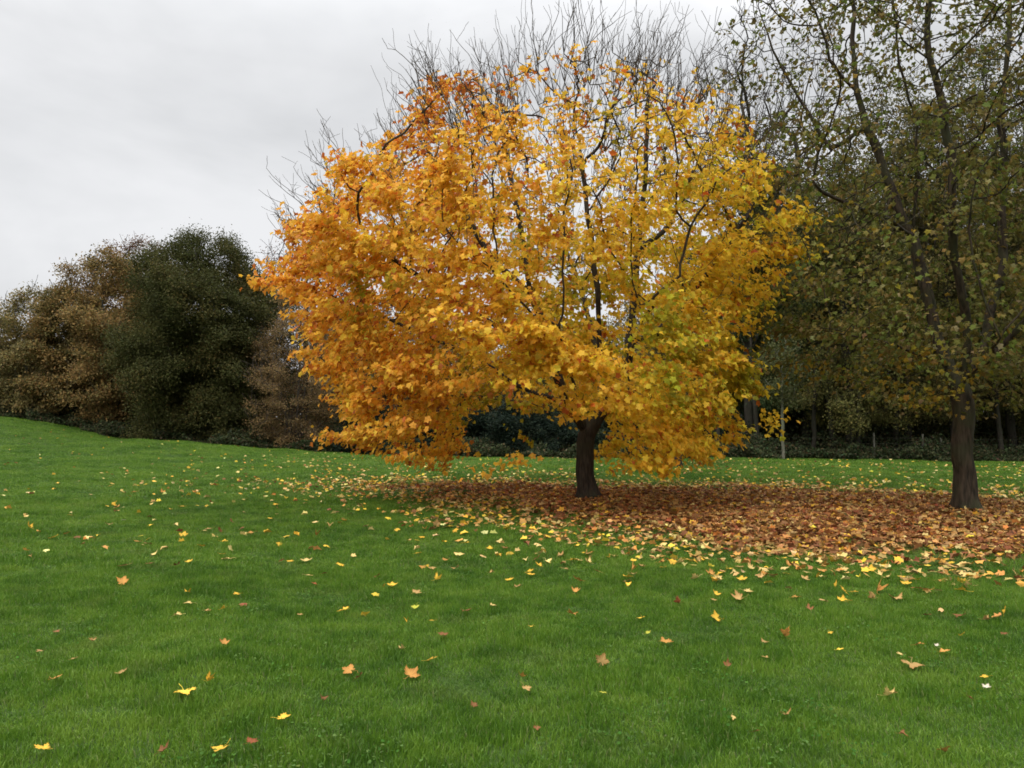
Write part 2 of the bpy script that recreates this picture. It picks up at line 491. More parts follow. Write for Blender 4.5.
a6 = sk.limb([rp_(915, 352, -.8), rp_(870, 338, -1.6), rp_(830, 330, -2.0)], sk.near(rp_(950, 365)))
a7 = sk.limb([rp_(880, 215, -.3), rp_(840, 200, -.8), rp_(810, 180, -1.0)], sk.near(rp_(914, 238, .8)))
a8 = sk.limb([rp_(830, 150, 1.2), rp_(800, 100, 1.4), rp_(772, 50, 1.5), rp_(762, 18, 1.5)], sk.near(rp_(866, 128, 1)))
a9 = sk.limb([rp_(830, 60, .6), rp_(815, 10, .4)], sk.near(rp_(857, 90, 1)))
a10 = sk.limb([rp_(990, 360, -2), rp_(1000, 335, -3.6)], sk.near(rp_(958, 390)))
n = 16000
Q = np.stack([rng.uniform(-5.2, 5.6, n), rng.uniform(-4.8, 4.8, n), rng.uniform(1.9, 15.5, n)], 1)
zz = [1.9, 3.2, 5, 8, 11, 13, 15.5]
wl = np.interp(Q[:, 2], zz, [2.0, 4.0, 4.6, 4.7, 4.4, 3.8, 2.0])
wd = np.interp(Q[:, 2], zz, [2.2, 4.0, 4.6, 4.7, 4.4, 3.8, 2.0])
rel = np.sqrt((Q[:, 0] / wl) ** 2 + (Q[:, 1] / wd) ** 2)
keep = (rel < 1 + 0.14 * fnoise(Q, 0.8, 1.0)) & (rng.random(n) < 0.4 + 0.6 * sstep(0.3, 0.8, rel))
keep &= fnoise(Q * np.array([1, 1, 1.6]), 0.95, 6.0) > -0.50
Q = Q[keep][:4200]
N, par = colonize(Q, sk.p, sk.par, 0.27, 1.7, 0.42, lift=0.12)
nl = len(N); kids = np.bincount(par[par >= 0], minlength=nl)
tips = np.nonzero(kids == 0)[0]
N, par = twig_out(N, par, None, tips[N[tips, 2] > 5], 3, 0.55, (0, 0, 0.7), 0.5, segs=3)
r = radii(par, tip=0.006, expo=2.4, rmax=0.20, steep=1.22)
tk, br = wood_meshes(N, par, r, thick=0.05, flare=1.75, flare_h=0.5, lump=0.10)
fine = np.nonzero(r[:nl] < 0.028)[0]; fx = N[fine]
dens = 13 * np.interp(fx[:, 2], [0, 4, 6, 8, 11, 14], [1.1, 1.05, 0.9, 0.66, 0.5, 0.36]) * (0.8 + 0.35 * sstep(-2.5, 0.5, fx[:, 0]))
dens = dens * np.clip(0.75 + 0.8 * fnoise(fx * np.array([1, 1, 1.5]), 2.2, 4.0) + 0.4 * fnoise(fx, 0.9, 1.0), 0.03, 2.0)
cnt = rng.poisson(dens); idx = np.repeat(fine, cnt); m = len(idx)
pos = N[idx] + rng.normal(0, 1, (m, 3)) * np.array([0.2, 0.2, 0.12]); 
outw = norm(pos * np.array([1, 1, 0.1]) + 1e-3)
tipd = outw * 0.7 + rng.normal(0, 0.6, (m, 3)) + np.array([0, 0, -0.6])
nrm = np.array([0, 0, 0.8]) + outw * 0.5 + rng.normal(0, 0.5, (m, 3))
cc = [(0.13, 0.125, 0.032), (0.18, 0.145, 0.042), (0.135, 0.165, 0.036), (0.22, 0.20, 0.08), (0.30, 0.26, 0.13), (0.26, 0.20, 0.03)]
col = vary(pal(cc, [4, 2.6, 4.4, 1.0, .35, .5], m) * np.array([1.04, 0.97, 0.95]), 0.18)
yl = (pos[:, 2] < 3.3) & (pos[:, 0] < -0.2) & (pos[:, 0] > -3) & (fnoise(pos, 0.9, 3.0) > 0.15) & (rng.random(m) < 0.7)
col[yl] = vary(np.repeat([[0.24, 0.17, 0.022]], yl.sum(), 0), 0.25)
rtree = tag(empty('park_tree', RX), 'tall tree with sparse olive brown leaves and thick brown trunk near right edge', 'tree')
mesh_obj('trunk', tk.mesh('right_trunk'), M_BARK_RIGHT, rtree)
mesh_obj('branches', br.mesh('right_branches'), M_BARK_RIGHT, rtree)
mesh_obj('crown', leaf_mesh('right_crown', pos, nrm, tipd, rng.uniform(0.065, 0.13, m), col, V=LOBED_V, Fc=LOBED_F, curl=rng.uniform(0.2, 3, m), fold=rng.uniform(-0.3, 1.25, m)), M_GREEN, rtree)
print('right nodes', len(N), 'leaves', m)

# ================================================================== trees of the wood's edge
def make_tree(height, width, crown_low, nattr, leaves, lsize, colors, weights, shape='round', r_trunk=0.22, stems=1,
              bare_top=0.0, step=0.5, bark=None, twigs=0, spread=0.4, name='tree', droop=0.3, vor=0.13, gap=-0.85, fill=0.0, limbs=None, depth=None):
    depth = depth or width
    sk = Skel()
    if stems == 1:
        lean = rng.normal(0, 0.03, 2)
        sk.limb([(0, 0, 0), (lean[0] * height * .3, lean[1] * height * .3, height * 0.3), (lean[0] * height, lean[1] * height, height * 0.72)], step=step)
    else:
        sk.limb([(0, 0, 0), (0, 0, 0.25)], step=0.25)
        for s in range(stems):
            a = s * 2 * PI / stems + rng.uniform(-.3, .3)
            sk.limb([(math.cos(a) * width * .10, math.sin(a) * depth * .10, height * 0.2), (math.cos(a) * width * .22, math.sin(a) * depth * .22, height * 0.55)], 0, step=step)
    n = nattr * 6
    Q = np.stack([rng.uniform(-.5, .5, n) * width * 1.2, rng.uniform(-.5, .5, n) * depth * 1.2, rng.uniform(crown_low, height, n)], 1)
    t = (Q[:, 2] - crown_low) / (height - crown_low)
    prof = {'round': np.sqrt(np.clip(1 - (1.75 * (t - 0.43)) ** 2, 0.02, 1)),
            'column': np.minimum(1, np.sqrt(np.clip((1 - t) * 3.2, 0.01, 1))) * (0.75 + 0.25 * np.clip(t * 4, 0, 1)),
            'dome': np.sqrt(np.clip(1 - t ** 2.4, 0.01, 1)),
            'vase': np.clip(0.45 + 0.75 * t, 0, 1) * np.sqrt(np.clip((1 - t) * 4, 0.02, 1))}[shape]
    off = rng.uniform(0, 50)
    rel = np.sqrt((Q[:, 0] / (width / 2)) ** 2 + (Q[:, 1] / (depth / 2)) ** 2) / prof
    keep = (rel < 1 + 0.22 * fnoise(Q, 5.0 / width, off) + 0.16 * fnoise(Q, 14.0 / width, off + 2)) & (rng.random(n) < 0.35 + 0.65 * sstep(.3, .9, rel)) & (fnoise(Q, 7.0 / width, off + 4) > gap)
    Q = Q[keep][:nattr]
    N, par = colonize(Q, sk.p, sk.par, step, step * 6, step * 1.5, lift=0.08)
    nl = len(N); kids = np.bincount(par[par >= 0], minlength=nl); tips = np.nonzero(kids == 0)[0]
    if twigs:
        N, par = twig_out(N, par, None, tips, twigs, step * 2.2, (0, 0, 0.8), 0.45, segs=3)
    r = radii(par, tip=0.012, expo=2.4, rmax=r_trunk)
    tk, br = wood_meshes(N, par, r, thick=0.06, flare=1.3, flare_h=0.5)
    fine = np.nonzero(r[:nl] < 0.05)[0]; fx = N[fine]
    w = np.clip(0.8 + 0.6 * fnoise(fx, 12.0 / width, off + 9), 0.12, 2)
    if bare_top: w = w * (1 - sstep(1 - bare_top - 0.12, 1 - bare_top + 0.1, fx[:, 2] / height))
    leaves = int(leaves * 5.2); lsize *= 0.70; m = leaves
    idx = fine[rng.choice(len(fine), leaves, p=w / w.sum())]
    pos = N[idx] + rng.normal(0, spread, (m, 3)) * np.array([1, 1, 0.6])
    nf = int(m * fill)
    if nf: pos[:nf] = Q[rng.integers(0, len(Q), nf)] + rng.normal(0, 0.3, (nf, 3))
    pos[:, 2] = np.maximum(pos[:, 2], 0.1)
    outw = norm(pos - np.array([0, 0, height * 0.4]))
    tipd = outw * 0.6 + rng.normal(0, 0.7, (m, 3)) + np.array([0, 0, -droop])
    nrm = np.array([0, 0, 0.7]) + outw * 0.6 + rng.normal(0, 0.5, (m, 3))
    cl = fnoise(pos, 8.0 / width, off + 20)
    k = len(colors); q = np.clip(((cl * 0.30 + 0.5) + rng.normal(0, 0.22, m)), 0, 0.999)
    edges = np.cumsum(np.array(weights) / np.sum(weights))
    col = vary(np.array(colors)[np.minimum(np.searchsorted(edges, q), k - 1)], vor)
    cm = leaf_mesh(name + '_crown', pos, nrm, tipd, rng.uniform(0.7, 1.3, m) * lsize, col, V=SIMPLE_V, Fc=SIMPLE_F)
    root = bpy.data.objects.new(name, None); root.empty_display_size = 0.3
    C.objects.link(root)
    if tk.n: mesh_obj('trunk', tk.mesh(name + '_trunk'), bark or M_BARK_FAR, root)
    if br.n: mesh_obj('branches', br.mesh(name + '_branches'), bark or M_BARK_FAR, root)
    mesh_obj('crown', cm, M_GREEN, root)
    return root

def put(root, px, Y, label, group=None, rot=None, scale=None, cat='tree', sink=0.05):
    x = (px - 512) / F * Y * 1.0
    root.location = (x, Y, float(ground_z(x, Y)) - sink)
    root.rotation_euler = (0, 0, rng.uniform(0, 6.28) if rot is None else rot)
    if scale: root.scale = (scale if np.ndim(scale) else (scale,) * 3)
    return tag(root, label, cat, group)

def hgt(py, Y, px):
    """metres above the ground of a point seen at row py"""
    P = at_depth(px, py, Y)
    return P[2] - float(ground_z(P[0], Y))

DG = [(0.056, 0.062, 0.020), (0.076, 0.078, 0.025), (0.098, 0.092, 0.030), (0.14, 0.11, 0.036)]
OB = [(0.14, 0.12, 0.05), (0.20, 0.165, 0.065), (0.26, 0.205, 0.075), (0.31, 0.21, 0.08)]
CB = [(0.18, 0.13, 0.055), (0.26, 0.17, 0.062), (0.31, 0.20, 0.07), (0.22, 0.175, 0.065)]
RB = [(0.12, 0.065, 0.040), (0.16, 0.085, 0.048), (0.21, 0.105, 0.05)]
OL = [(0.080, 0.082, 0.027), (0.115, 0.112, 0.034), (0.15, 0.138, 0.042), (0.18, 0.155, 0.047)]
BW = [(0.085, 0.080, 0.030), (0.12, 0.108, 0.038), (0.155, 0.13, 0.045), (0.19, 0.14, 0.05)]
GR = [(0.046, 0.072, 0.027), (0.065, 0.095, 0.034), (0.085, 0.112, 0.038)]

# left clump ------------------------------------------------------------
Y = 50
t = make_tree(hgt(228, Y, 205), 9.0, 0.2, 1700, 68000, 0.17, DG, [4, 4, 2.4, 0.6], 'column', 0.30, stems=3, name='dark_green_tree', spread=0.34, depth=9.0, gap=-9, fill=0.5, twigs=1)
put(t, 203, Y, 'dense dark green tree reaching the ground, tallest of the left clump', 'trees at the left wood edge', rot=0.2)
Y = 54
t = make_tree(hgt(250, Y, 110), 8.4, 0.3, 700, 24000, 0.22, CB + [(0.07, 0.062, 0.024)], [2.5, 3.5, 2.2, 2, 2], 'round', 0.22, stems=3, name='copper_tree', spread=0.40, twigs=2)
put(t, 108, Y, 'rusty copper brown tree pressed against the dark green tree', 'trees at the left wood edge', rot=1.0)
Y = 61
t = make_tree(hgt(236, Y, 130), 10.5, 3.0, 700, 8000, 0.20, RB, [3, 3, 1.5], 'dome', 0.26, twigs=3, name='reddish_tree', spread=0.4)
put(t, 128, Y, 'reddish brown tree with thinning twiggy top behind the copper tree', 'trees at the left wood edge', rot=2.0)
Y = 55
t = make_tree(hgt(280, Y, 48), 7.6, 0.3, 600, 17000, 0.21, OB, [3, 4, 3, 1.2], 'round', 0.20, stems=4, twigs=3, name='olive_tree', spread=0.36)
put(t, 46, Y, 'olive brown bushy tree left of the copper one', 'trees at the left wood edge', rot=0.5)
Y = 60
t = make_tree(hgt(345, Y, 0), 6.0, 0.3, 450, 12000, 0.21, GR + OB[:2], [3, 3, 2, 2, 2], 'round', 0.2, stems=3, twigs=1, name='edge_tree', spread=0.36)
put(t, -16, Y, 'low dark olive tree cut off by the left edge of the view', 'trees at the left wood edge', rot=0.5)
Y = 63
t = make_tree(9.5, 9.0, 0.3, 450, 9000, 0.22, OB, [3, 4, 3, 1.2], 'round', 0.2, stems=3, name='edge_tree', spread=0.4)
put(t, -75, Y, 'olive brown tree past the left edge of the view', 'trees at the left wood edge', rot=0.5)
Y = 47.3
t = make_tree(hgt(292, Y, 292), 5.6, 0.2, 620, 6500, 0.14, [(0.17, 0.115, 0.055), (0.23, 0.155, 0.068), (0.29, 0.19, 0.08)], [4, 4, 1.5], 'round', 0.12, stems=5, twigs=4, bark=M_TWIG, name='brown_bush', spread=0.25)
put(t, 296, Y, 'twiggy brown bush between the dark green tree and the maple', 'trees at the left wood edge', rot=0.5, cat='bush')
Y = 57
t = make_tree(hgt(215, Y, 310), 7.5, 2.0, 620, 4200, 0.16, RB, [3, 3, 1.5], 'vase', 0.2, twigs=4, name='bare_tree', spread=0.35, bare_top=0.18)
put(t, 306, Y, 'nearly bare twiggy tree rising behind the brown bush', 'trees at the left wood edge', rot=0.5)

# behind the maple ---------------------------------------------------------
behind = [
    (355, 55, 300, 6.5, OB, 'olive brown tree behind the left skirt of the maple'),
    (405, 58, 285, 7.5, RB, 'thin reddish brown tree behind the left half of the maple'),
    (462, 54, 325, 7.0, CB, 'rust brown tree behind the maple, left of its trunk'),
    (520, 57, 300, 7.5, OB, 'olive brown tree straight behind the left limb of the maple'),
    (585, 55, 315, 7.0, OL, 'olive green tree straight behind the trunk of the maple'),
    (645, 58, 290, 7.5, OB, 'olive brown tree behind the right limb of the maple'),
    (700, 54, 270, 8.0, GR, 'dull green tree behind the right skirt of the maple'),
]
for px, Y, top, w, cs, lab in behind:
    t = make_tree(hgt(top, Y, px), w, 0.4, 380, 8500, 0.21, cs, [3, 3, 2, 1][:len(cs)], 'round', 0.17, stems=2, twigs=2, name='woodland_tree', spread=0.36)
    put(t, px, Y, lab, 'trees behind the maple')
Y = 47.5
for i, (px, top, w, lab) in enumerate([(440, 398, 4.8, 'low dark evergreen bush behind the left foot of the maple'), (505, 388, 5.2, 'dark evergreen bush showing through the gap left of the maple trunk'),
                                 (560, 402, 4.4, 'dark evergreen bush just left of the maple trunk'), (632, 395, 4.8, 'dark evergreen bush just right of the maple trunk'),
                                 (705, 405, 5.2, 'dark blue green bush under the right skirt of the maple'), (375, 400, 4.8, 'dark bush under the left skirt of the maple')]):
    t = make_tree(hgt(top, Y, px), w, 0.1, 220, 8000, 0.17, [(0.012, 0.022, 0.014), (0.02, 0.032, 0.02), (0.03, 0.042, 0.022)], [4, 4, 2], 'dome', 0.10, stems=4, name='evergreen_bush', spread=0.3, step=0.4)
    put(t, px, Y + rng.uniform(-.6, .6), lab, 'dark bushes behind the maple', cat='bush')
P = on_ground(678, 467)
t = make_tree(6.5, 4.0, 2.6, 200, 3000, 0.16, OB, [3, 3, 2, 1], 'round', 0.17, twigs=1, name='small_tree', spread=0.3, step=0.4)
put(t, 512 + P[0] / P[1] * F, P[1], 'small tree with short dark trunk on the lawn behind the maple')

# right-hand wood -----------------------------------------------------------
Y = 50.5
t = make_tree(hgt(165, Y, 775), 8.6, 2.2, 700, 20000, 0.20, GR + OL[:2], [3, 3.5, 2.5, 1.2, 1], 'round', 0.26, name='green_tree', spread=0.36)
put(t, 782, Y, 'dark green rounded tree just right of the maple crown', 'trees of the right-hand wood', rot=0.4)
Y = 48
t = make_tree(hgt(8, Y, 745), 6.0, 8.0, 520, 900, 0.16, OL, [3, 3, 2, 1], 'vase', 0.25, twigs=4, name='bare_topped_tree', spread=0.3, bare_top=0.35)
put(t, 748, Y, 'tall bare topped tree behind the right shoulder of the maple', 'trees of the right-hand wood', rot=0.9)
Y = 50
t = make_tree(hgt(28, Y, 800), 6.0, 7.0, 520, 2200, 0.16, OL, [3, 3, 2, 1], 'vase', 0.25, twigs=4, name='bare_topped_tree', spread=0.3, bare_top=0.3)
put(t, 806, Y, 'tall thin tree with bare shoots above the dark green rounded tree', 'trees of the right-hand wood', rot=0.9)
specs = [
    (850, 46, 150, 8.5, 1.8, OL, 13000, 'olive tree with low leafy skirt left of the right trunk'),
    (905, 48, 70, 8.5, 3.0, OL, 13000, 'tall olive tree with open crown behind the right trunk'),
    (955, 45, 85, 8.0, 2.2, BW, 12000, 'olive brown tree hidden behind the right trunk'),
    (1010, 47, 25, 9.0, 2.5, OL, 14000, 'tall olive tree at the right edge of the view'),
    (1075, 45, 40, 9.0, 2.0, OL, 12000, 'olive tree cut off by the right edge of the view'),
    (1140, 47, 80, 9.0, 2.0, BW, 9000, 'brown olive tree outside the right edge'),
]
for px, Y, top, w, lo, cs, nlv, lab in specs:
    t = make_tree(hgt(top, Y, min(px, 1010)), w, lo, 620, nlv, 0.19, cs, [3, 3, 2, 1], 'round', 0.25, twigs=2, name='woodland_tree', spread=0.36)
    put(t, px, Y, lab, 'trees of the right-hand wood')
back = [(725, 56, 225), (770, 60, 190), (820, 55, 205), (865, 61, 170), (915, 56, 190), (965, 60, 160), (1015, 55, 180), (1065, 60, 150), (1120, 57, 150)]
proto = [make_tree(18.5, 9.5, 1.2, 560, 15000, 0.24, cs, [3, 3, 2, 1], 'round', 0.25, twigs=1, name='woodland_tree', spread=0.42) for cs in (OL, BW)]
places = ['behind the right skirt of the maple', 'behind the dark green rounded tree', 'seen over the thin pale sapling', 'left of the tall fence post', 'behind the tall fence post',
          'straight behind the thick right trunk', 'right of the thick right trunk', 'at the far right', 'beyond the right edge']
for i, (px, Y, top) in enumerate(back):
    o = proto[i % 2] if i < 2 else copy_tree(proto[i % 2])
    s = hgt(top, Y, min(px, 1010)) / 18.5
    put(o, px, Y, 'dim %s tree deep in the wood %s' % ('olive' if i % 2 == 0 else 'brown', places[i]), 'trees deep in the right-hand wood', scale=(1, 1, s))

# sapling ------------------------------------------------------------------
P = on_ground(783, 459)
t = make_tree(hgt(325, P[1], 783), 2.6, 2.9, 160, 1300, 0.15, [(0.10, 0.115, 0.045), (0.15, 0.155, 0.06), (0.08, 0.09, 0.035)], [3, 2, 2], 'column', 0.075, twigs=1, bark=M_BARK_PALE, name='sapling', spread=0.25, step=0.35)
put(t, 512 + P[0] / P[1] * F, P[1] - 0.4, 'slender sapling with straight pale trunk at the edge of the wood', cat='tree', rot=0)

# fence ---------------------------------------------------------------------
def box_mesh(name, w, d, h, taper=0.9):
    v = np.array([(sx * w * k, sy * d * k, z) for z, k in ((-0.3, .5), (h - 0.03, .5 * taper), (h, .36)) for sx, sy in ((-1, -1), (1, -1), (1, 1), (-1, 1))])
    f = []
    for r_ in (0, 4):
        for i in range(4): f.append([r_ + i, r_ + (i + 1) % 4, r_ + 4 + (i + 1) % 4, r_ + 4 + i])
    f += [[8, 9, 10, 11], [3, 2, 1, 0]]
    return fast_mesh(name, v, np.array(f), np.full(len(f), 4))

FY = 44.6
fx0 = (873 - 512) / F * FY
fence = tag(empty('wire_fence', (fx0, FY, float(ground_z(fx0, FY)))), 'low wire fence with pale wooden posts along the dark wood', 'fence')
wt = Tubes()
fp = []
for px, top, lean in ((873, 433, 0.0), (921, 434, 0.03), (944, 437, -0.22)):
    x = (px - 512) / F * FY; g0 = float(ground_z(x, FY))
    hh = at_depth(px, top, FY)[2] - g0
    p = mesh_obj('post', box_mesh('fence_post', 0.09, 0.08, hh), M_BARK_POST, fence)
    p.location = (x - fx0, 0, g0 - float(ground_z(fx0, FY))); p.rotation_euler = (0, lean, rng.uniform(-.2, .2))
    fp.append((x - fx0, g0 - float(ground_z(fx0, FY))))
for hz in (0.55, 0.9, 1.2):
    pts = [(-4.5, 0.08, hz + 0.02)] + [(x, 0.08, z + hz) for x, z in fp] + [(9.0, 0.08, hz - 0.1)]
    w1 = Tubes(); w1.add(pts, [0.0035] * len(pts), 4)
    mesh_obj('wire', w1.mesh('fence_wire'), M_BARK_POST, fence)

# undergrowth and the far wood -------------------------------------------------
def leaf_mass(name, pos, size, colors, w, label, cat, vor=0.25):
    m = len(pos)
    col = vary(pal(colors, w, m), vor)
    me = leaf_mesh(name, pos, rng.normal(0, 0.6, (m, 3)) + np.array([0, -0.2, 0.7]), rng.normal(0, 0.8, (m, 3)) + np.array([0, -0.2, -0.1]), size, col, V=SIMPLE_V, Fc=SIMPLE_F)
    return tag(mesh_obj(name, me, M_GREEN), label, cat, kind='stuff')

# a low band of brambles along the foot of every wood edge
ux, uy, uh = [], [], []
n = 150000
x = rng.uniform(-48, 48, n)
front = np.interp(x, [-48, -31, -24, -17, -12, -5, 4, 10, 27, 48], [52, 52, 49.2, 45.6, 45.5, 44.5, 43.4, 43.0, 42.6, 42.6]) + 0.5 * np.sin(x * 1.3) + 0.3 * np.sin(x * 3.1)
dep = rng.exponential(1.9, n)
y = front + np.minimum(dep, 9)
top = 0.45 + 0.42 * fnoise(np.stack([x, y, 0 * x], 1), 0.9, 3) + 0.2 * fnoise(np.stack([x, y, 0 * x], 1), 2.5, 1) + 0.30 * np.clip(dep - 0.6, 0, 6)
z = ground_z(x, y) + np.maximum(top, 0.15) * rng.uniform(0, 1, n) ** 0.6
leaf_mass('undergrowth', np.stack([x, y, z], 1), rng.uniform(0.09, 0.2, n), [(0.042, 0.058, 0.026), (0.065, 0.082, 0.036), (0.09, 0.095, 0.045), (0.11, 0.08, 0.045)], [4, 3, 1.5, 1],
          'low dark brambles and weeds along the foot of the woods', 'undergrowth')
n = 90000
x = rng.uniform(-75, 75, n); y = rng.uniform(64, 76, n)
tp = 7.5 + 1.8 * np.sin(x * .35) + 1.2 * np.sin(x * 0.9 + 1) - 1.5 * sstep(-5, -30, x)
z = ground_z(x, y) + tp * rng.uniform(0, 1, n) ** 1.3
leaf_mass('far_woodland', np.stack([x, y, z], 1), rng.uniform(0.35, 0.75, n), [(0.06, 0.055, 0.026), (0.085, 0.075, 0.034), (0.09, 0.065, 0.034)], [3, 3, 2],
          'dim brown green mass of woodland closing the view behind the trees', 'woodland')

# bare dead stems and thin poles standing in the shade of the right-hand wood
def pole(px, Y, top, lean, rad, label):
    x = (px - 512) / F * Y; g0 = float(ground_z(x, Y)); h = at_depth(px, top, Y)[2] - g0
    N = [np.array([0, 0, 0.0])]; sk_ = Skel()
    e = sk_.limb([(0, 0, 0), (lean * h * .4, 0, h * .45), (lean * h, rng.uniform(-.4, .4), h)], step=0.6)
    for q in range(7):
        i = int(rng.uniform(0.35, 0.97) * e); b = sk_.p[i]; a = rng.uniform(0, 6.28); L = h * rng.uniform(.12, .28)
        sk_.limb([b + np.array([math.cos(a) * L * .5, math.sin(a) * L * .5, L * .45]), b + np.array([math.cos(a) * L * .8, math.sin(a) * L * .8, L])], i, step=0.5)
    NN, pp = np.array(sk_.p), np.array(sk_.par)
    NN, pp = twig_out(NN, pp, None, range(4, len(NN), 2), 1, h * 0.10, (0, 0, .6), .7)
    rr = radii(pp, tip=0.012, expo=2.4, rmax=rad)
    tk_, br_ = wood_meshes(NN, pp, rr, thick=0.05, flare=1.2, flare_h=.4)
    root = tag(empty('bare_tree', (x, Y, g0)), label, 'tree', 'bare stems in the right-hand wood')
    if tk_.n: mesh_obj('trunk', tk_.mesh('stem_trunk'), M_BARK_FAR, root)
    if br_.n: mesh_obj('branches', br_.mesh('stem_branches'), M_BARK_FAR, root)
for a in [(716, 45.0, 330, .05, .12, 'bare dark stem beside the right skirt of the maple'), (757, 46.0, 300, -.04, .13, 'bare grey stem just left of the pale sapling'),
          (812, 45.2, 330, .06, .11, 'bare stem right of the pale sapling'), (833, 46.5, 300, -.08, .14, 'leaning bare stem midway between sapling and tall fence post'),
          (857, 45.5, 330, .04, .11, 'thin bare stem just left of the tall fence post'), (893, 46.0, 310, .10, .13, 'slanting bare stem right of the tall fence post'),
          (1000, 45.0, 320, -.05, .13, 'bare stem right of the thick right trunk')]:
    pole(*a)

# ================================================================== ground
lit_px = [(330, 487), (385, 494), (450, 511), (500, 525), (560, 539), (620, 549), (680, 560), (750, 569), (850, 576), (950, 579), (1024, 581), (1150, 584), (1260, 580),
          (1260, 512), (1150, 503), (1024, 497), (900, 491), (800, 486), (700, 484), (560, 483), (430, 482), (360, 483)]
LP = np.array([on_ground(a, b)[:2] for a, b in lit_px])

def litter_dist(x, y):
    """metres outside (+) or inside (-) the carpet of fallen leaves"""
    P = np.stack([x, y], -1)
    best = np.full(P.shape[:-1], 1e9); ins = np.zeros(P.shape[:-1], bool)
    for a, b in zip(LP, np.roll(LP, -1, 0)):
        ab = b - a; t = np.clip(((P - a) * ab).sum(-1) / (ab @ ab), 0, 1)
        d = np.linalg.norm(P - (a + t[..., None] * ab), axis=-1); best = np.minimum(best, d)
        c = ((a[1] > P[..., 1]) != (b[1] > P[..., 1])) & (P[..., 0] < (b[0] - a[0]) * (P[..., 1] - a[1]) / (b[1] - a[1] + 1e-12) + a[0])
        ins ^= c
    wob = 0.35 * fnoise(np.stack([x, y, 0 * x], -1), 1.4, 1.0) + 0.2 * fnoise(np.stack([x, y, 0 * x], -1), 3.5, 6.0)
    return np.where(ins, -best, best) + wob

def wood_front(x):
    return np.interp(x, [-60, -31, -24, -17, -12, -5, 4, 10, 27, 60], [53, 53, 50, 46.4, 46.2, 45.2, 44.2, 43.8, 43.4, 43.4])

gx = np.concatenate([[-900, -500, -280, -160, -100], np.arange(-70, 70.1, 0.5), [100, 160, 280, 500, 900]])
gy = np.concatenate([[-300, -120, -50, -20], np.arange(-8, 75, 0.5), [85, 110, 160, 260, 450, 900]])
X, Yg = np.meshgrid(gx, gy)
Z = ground_z(X, Yg)
nx, ny = len(gx), len(gy)
ii, jj = np.meshgrid(np.arange(nx - 1), np.arange(ny - 1))
q = np.stack([jj * nx + ii, jj * nx + ii + 1, (jj + 1) * nx + ii + 1, (jj + 1) * nx + ii], -1).reshape(-1, 4)
ld = litter_dist(X, Yg)
lm = sstep(-0.9, -2.6, ld)[..., None]
wm = sstep(-0.3, 0.6, Yg - wood_front(X))[..., None]
gcol = np.array([0.045, 0.080, 0.018]) * (1 - lm) + np.array([0.12, 0.058, 0.022]) * lm
gcol = gcol * (1 - wm) + np.array([0.040, 0.030, 0.018]) * wm
gme = fast_mesh('ground', np.stack([X, Yg, Z], -1).reshape(-1, 3), q, np.full(len(q), 4), col=gcol.reshape(-1, 3), smooth=True)
m, nt, out = new_mat('lawn_soil')
at = nt.nodes.new('ShaderNodeAttribute'); at.attribute_name = 'col'
tc = nt.nodes.new('ShaderNodeTexCoord')
n1 = nt.nodes.new('ShaderNodeTexNoise'); n1.inputs['Scale'].default_value = 9; n1.inputs['Detail'].default_value = 8
nt.links.new(tc.outputs['Object'], n1.inputs['Vector'])
mr = nt.nodes.new('ShaderNodeMapRange'); mr.inputs['To Min'].default_value = 0.55; mr.inputs['To Max'].default_value = 1.5
nt.links.new(n1.outputs[0], mr.inputs[0])
vm = nt.nodes.new('ShaderNodeVectorMath'); vm.operation = 'SCALE'
nt.links.new(at.outputs['Color'], vm.inputs[0]); nt.links.new(mr.outputs[0], vm.inputs['Scale'])
pr = nt.nodes.new('ShaderNodeBsdfPrincipled'); pr.inputs['Roughness'].default_value = 0.9; pr.inputs['Specular IOR Level'].default_value = 0.1
nt.links.new(vm.outputs[0], pr.inputs['Base Color'])
bp = nt.nodes.new('ShaderNodeBump'); bp.inputs['Strength'].default_value = 0.6; bp.inputs['Distance'].default_value = 0.03
nt.links.new(n1.outputs[0], bp.inputs['Height']); nt.links.new(bp.outputs[0], pr.inputs['Normal'])
nt.links.new(pr.outputs[0], out.inputs[0])
tag(mesh_obj('ground', gme, m), 'gently rolling parkland ground rising to the left', 'ground', kind='structure')

# ================================================================== lawn grass (tufts set on points)
def tuft(nb, half, hmin, hmax, var):
    vs, ls, ss, bl = [], [], [], []
    k = 0
    for b in range(nb):
        x, y = rng.uniform(-half, half, 2)
        h = rng.uniform(hmin, hmax) * (0.75 + 0.5 * rng.random())
        a = rng.uniform(0, 2 * PI); w = rng.uniform(0.0016, 0.0032)
        lean = rng.uniform(0.1, 0.9) * h; la = rng.uniform(0, 2 * PI)
        dx, dy = math.cos(a) * w, math.sin(a) * w
        lx, ly = math.cos(la) * lean, math.sin(la) * lean
        h2 = h * (1 - 0.25 * lean / h)
        vs += [(x - dx, y - dy, -0.01), (x + dx, y + dy, -0.01), (x + dx * .8 + lx * .35, y + dy * .8 + ly * .35, h2 * .6), (x - dx * .8 + lx * .35, y - dy * .8 + ly * .35, h2 * .6), (x + lx, y + ly, h2)]
        ls += [k, k + 1, k + 2, k + 3, k + 3, k + 2, k + 4]; ss += [4, 3]
        t = rng.random(); bl += [t] * 5
        k += 5
    return vs, ls, ss, bl
TV, TL, TS, TB, TVAR = [], [], [], [], []
for v in range(4):
    vs, ls, ss, bl = tuft(240, 0.17, 0.024, 0.058, v)
    TL += [i + len(TV) for i in ls]; TV += vs; TS += ss; TB += bl; TVAR += [v] * len(vs)
nt_ = len(TV)
pts, rot, scl = [], [], []
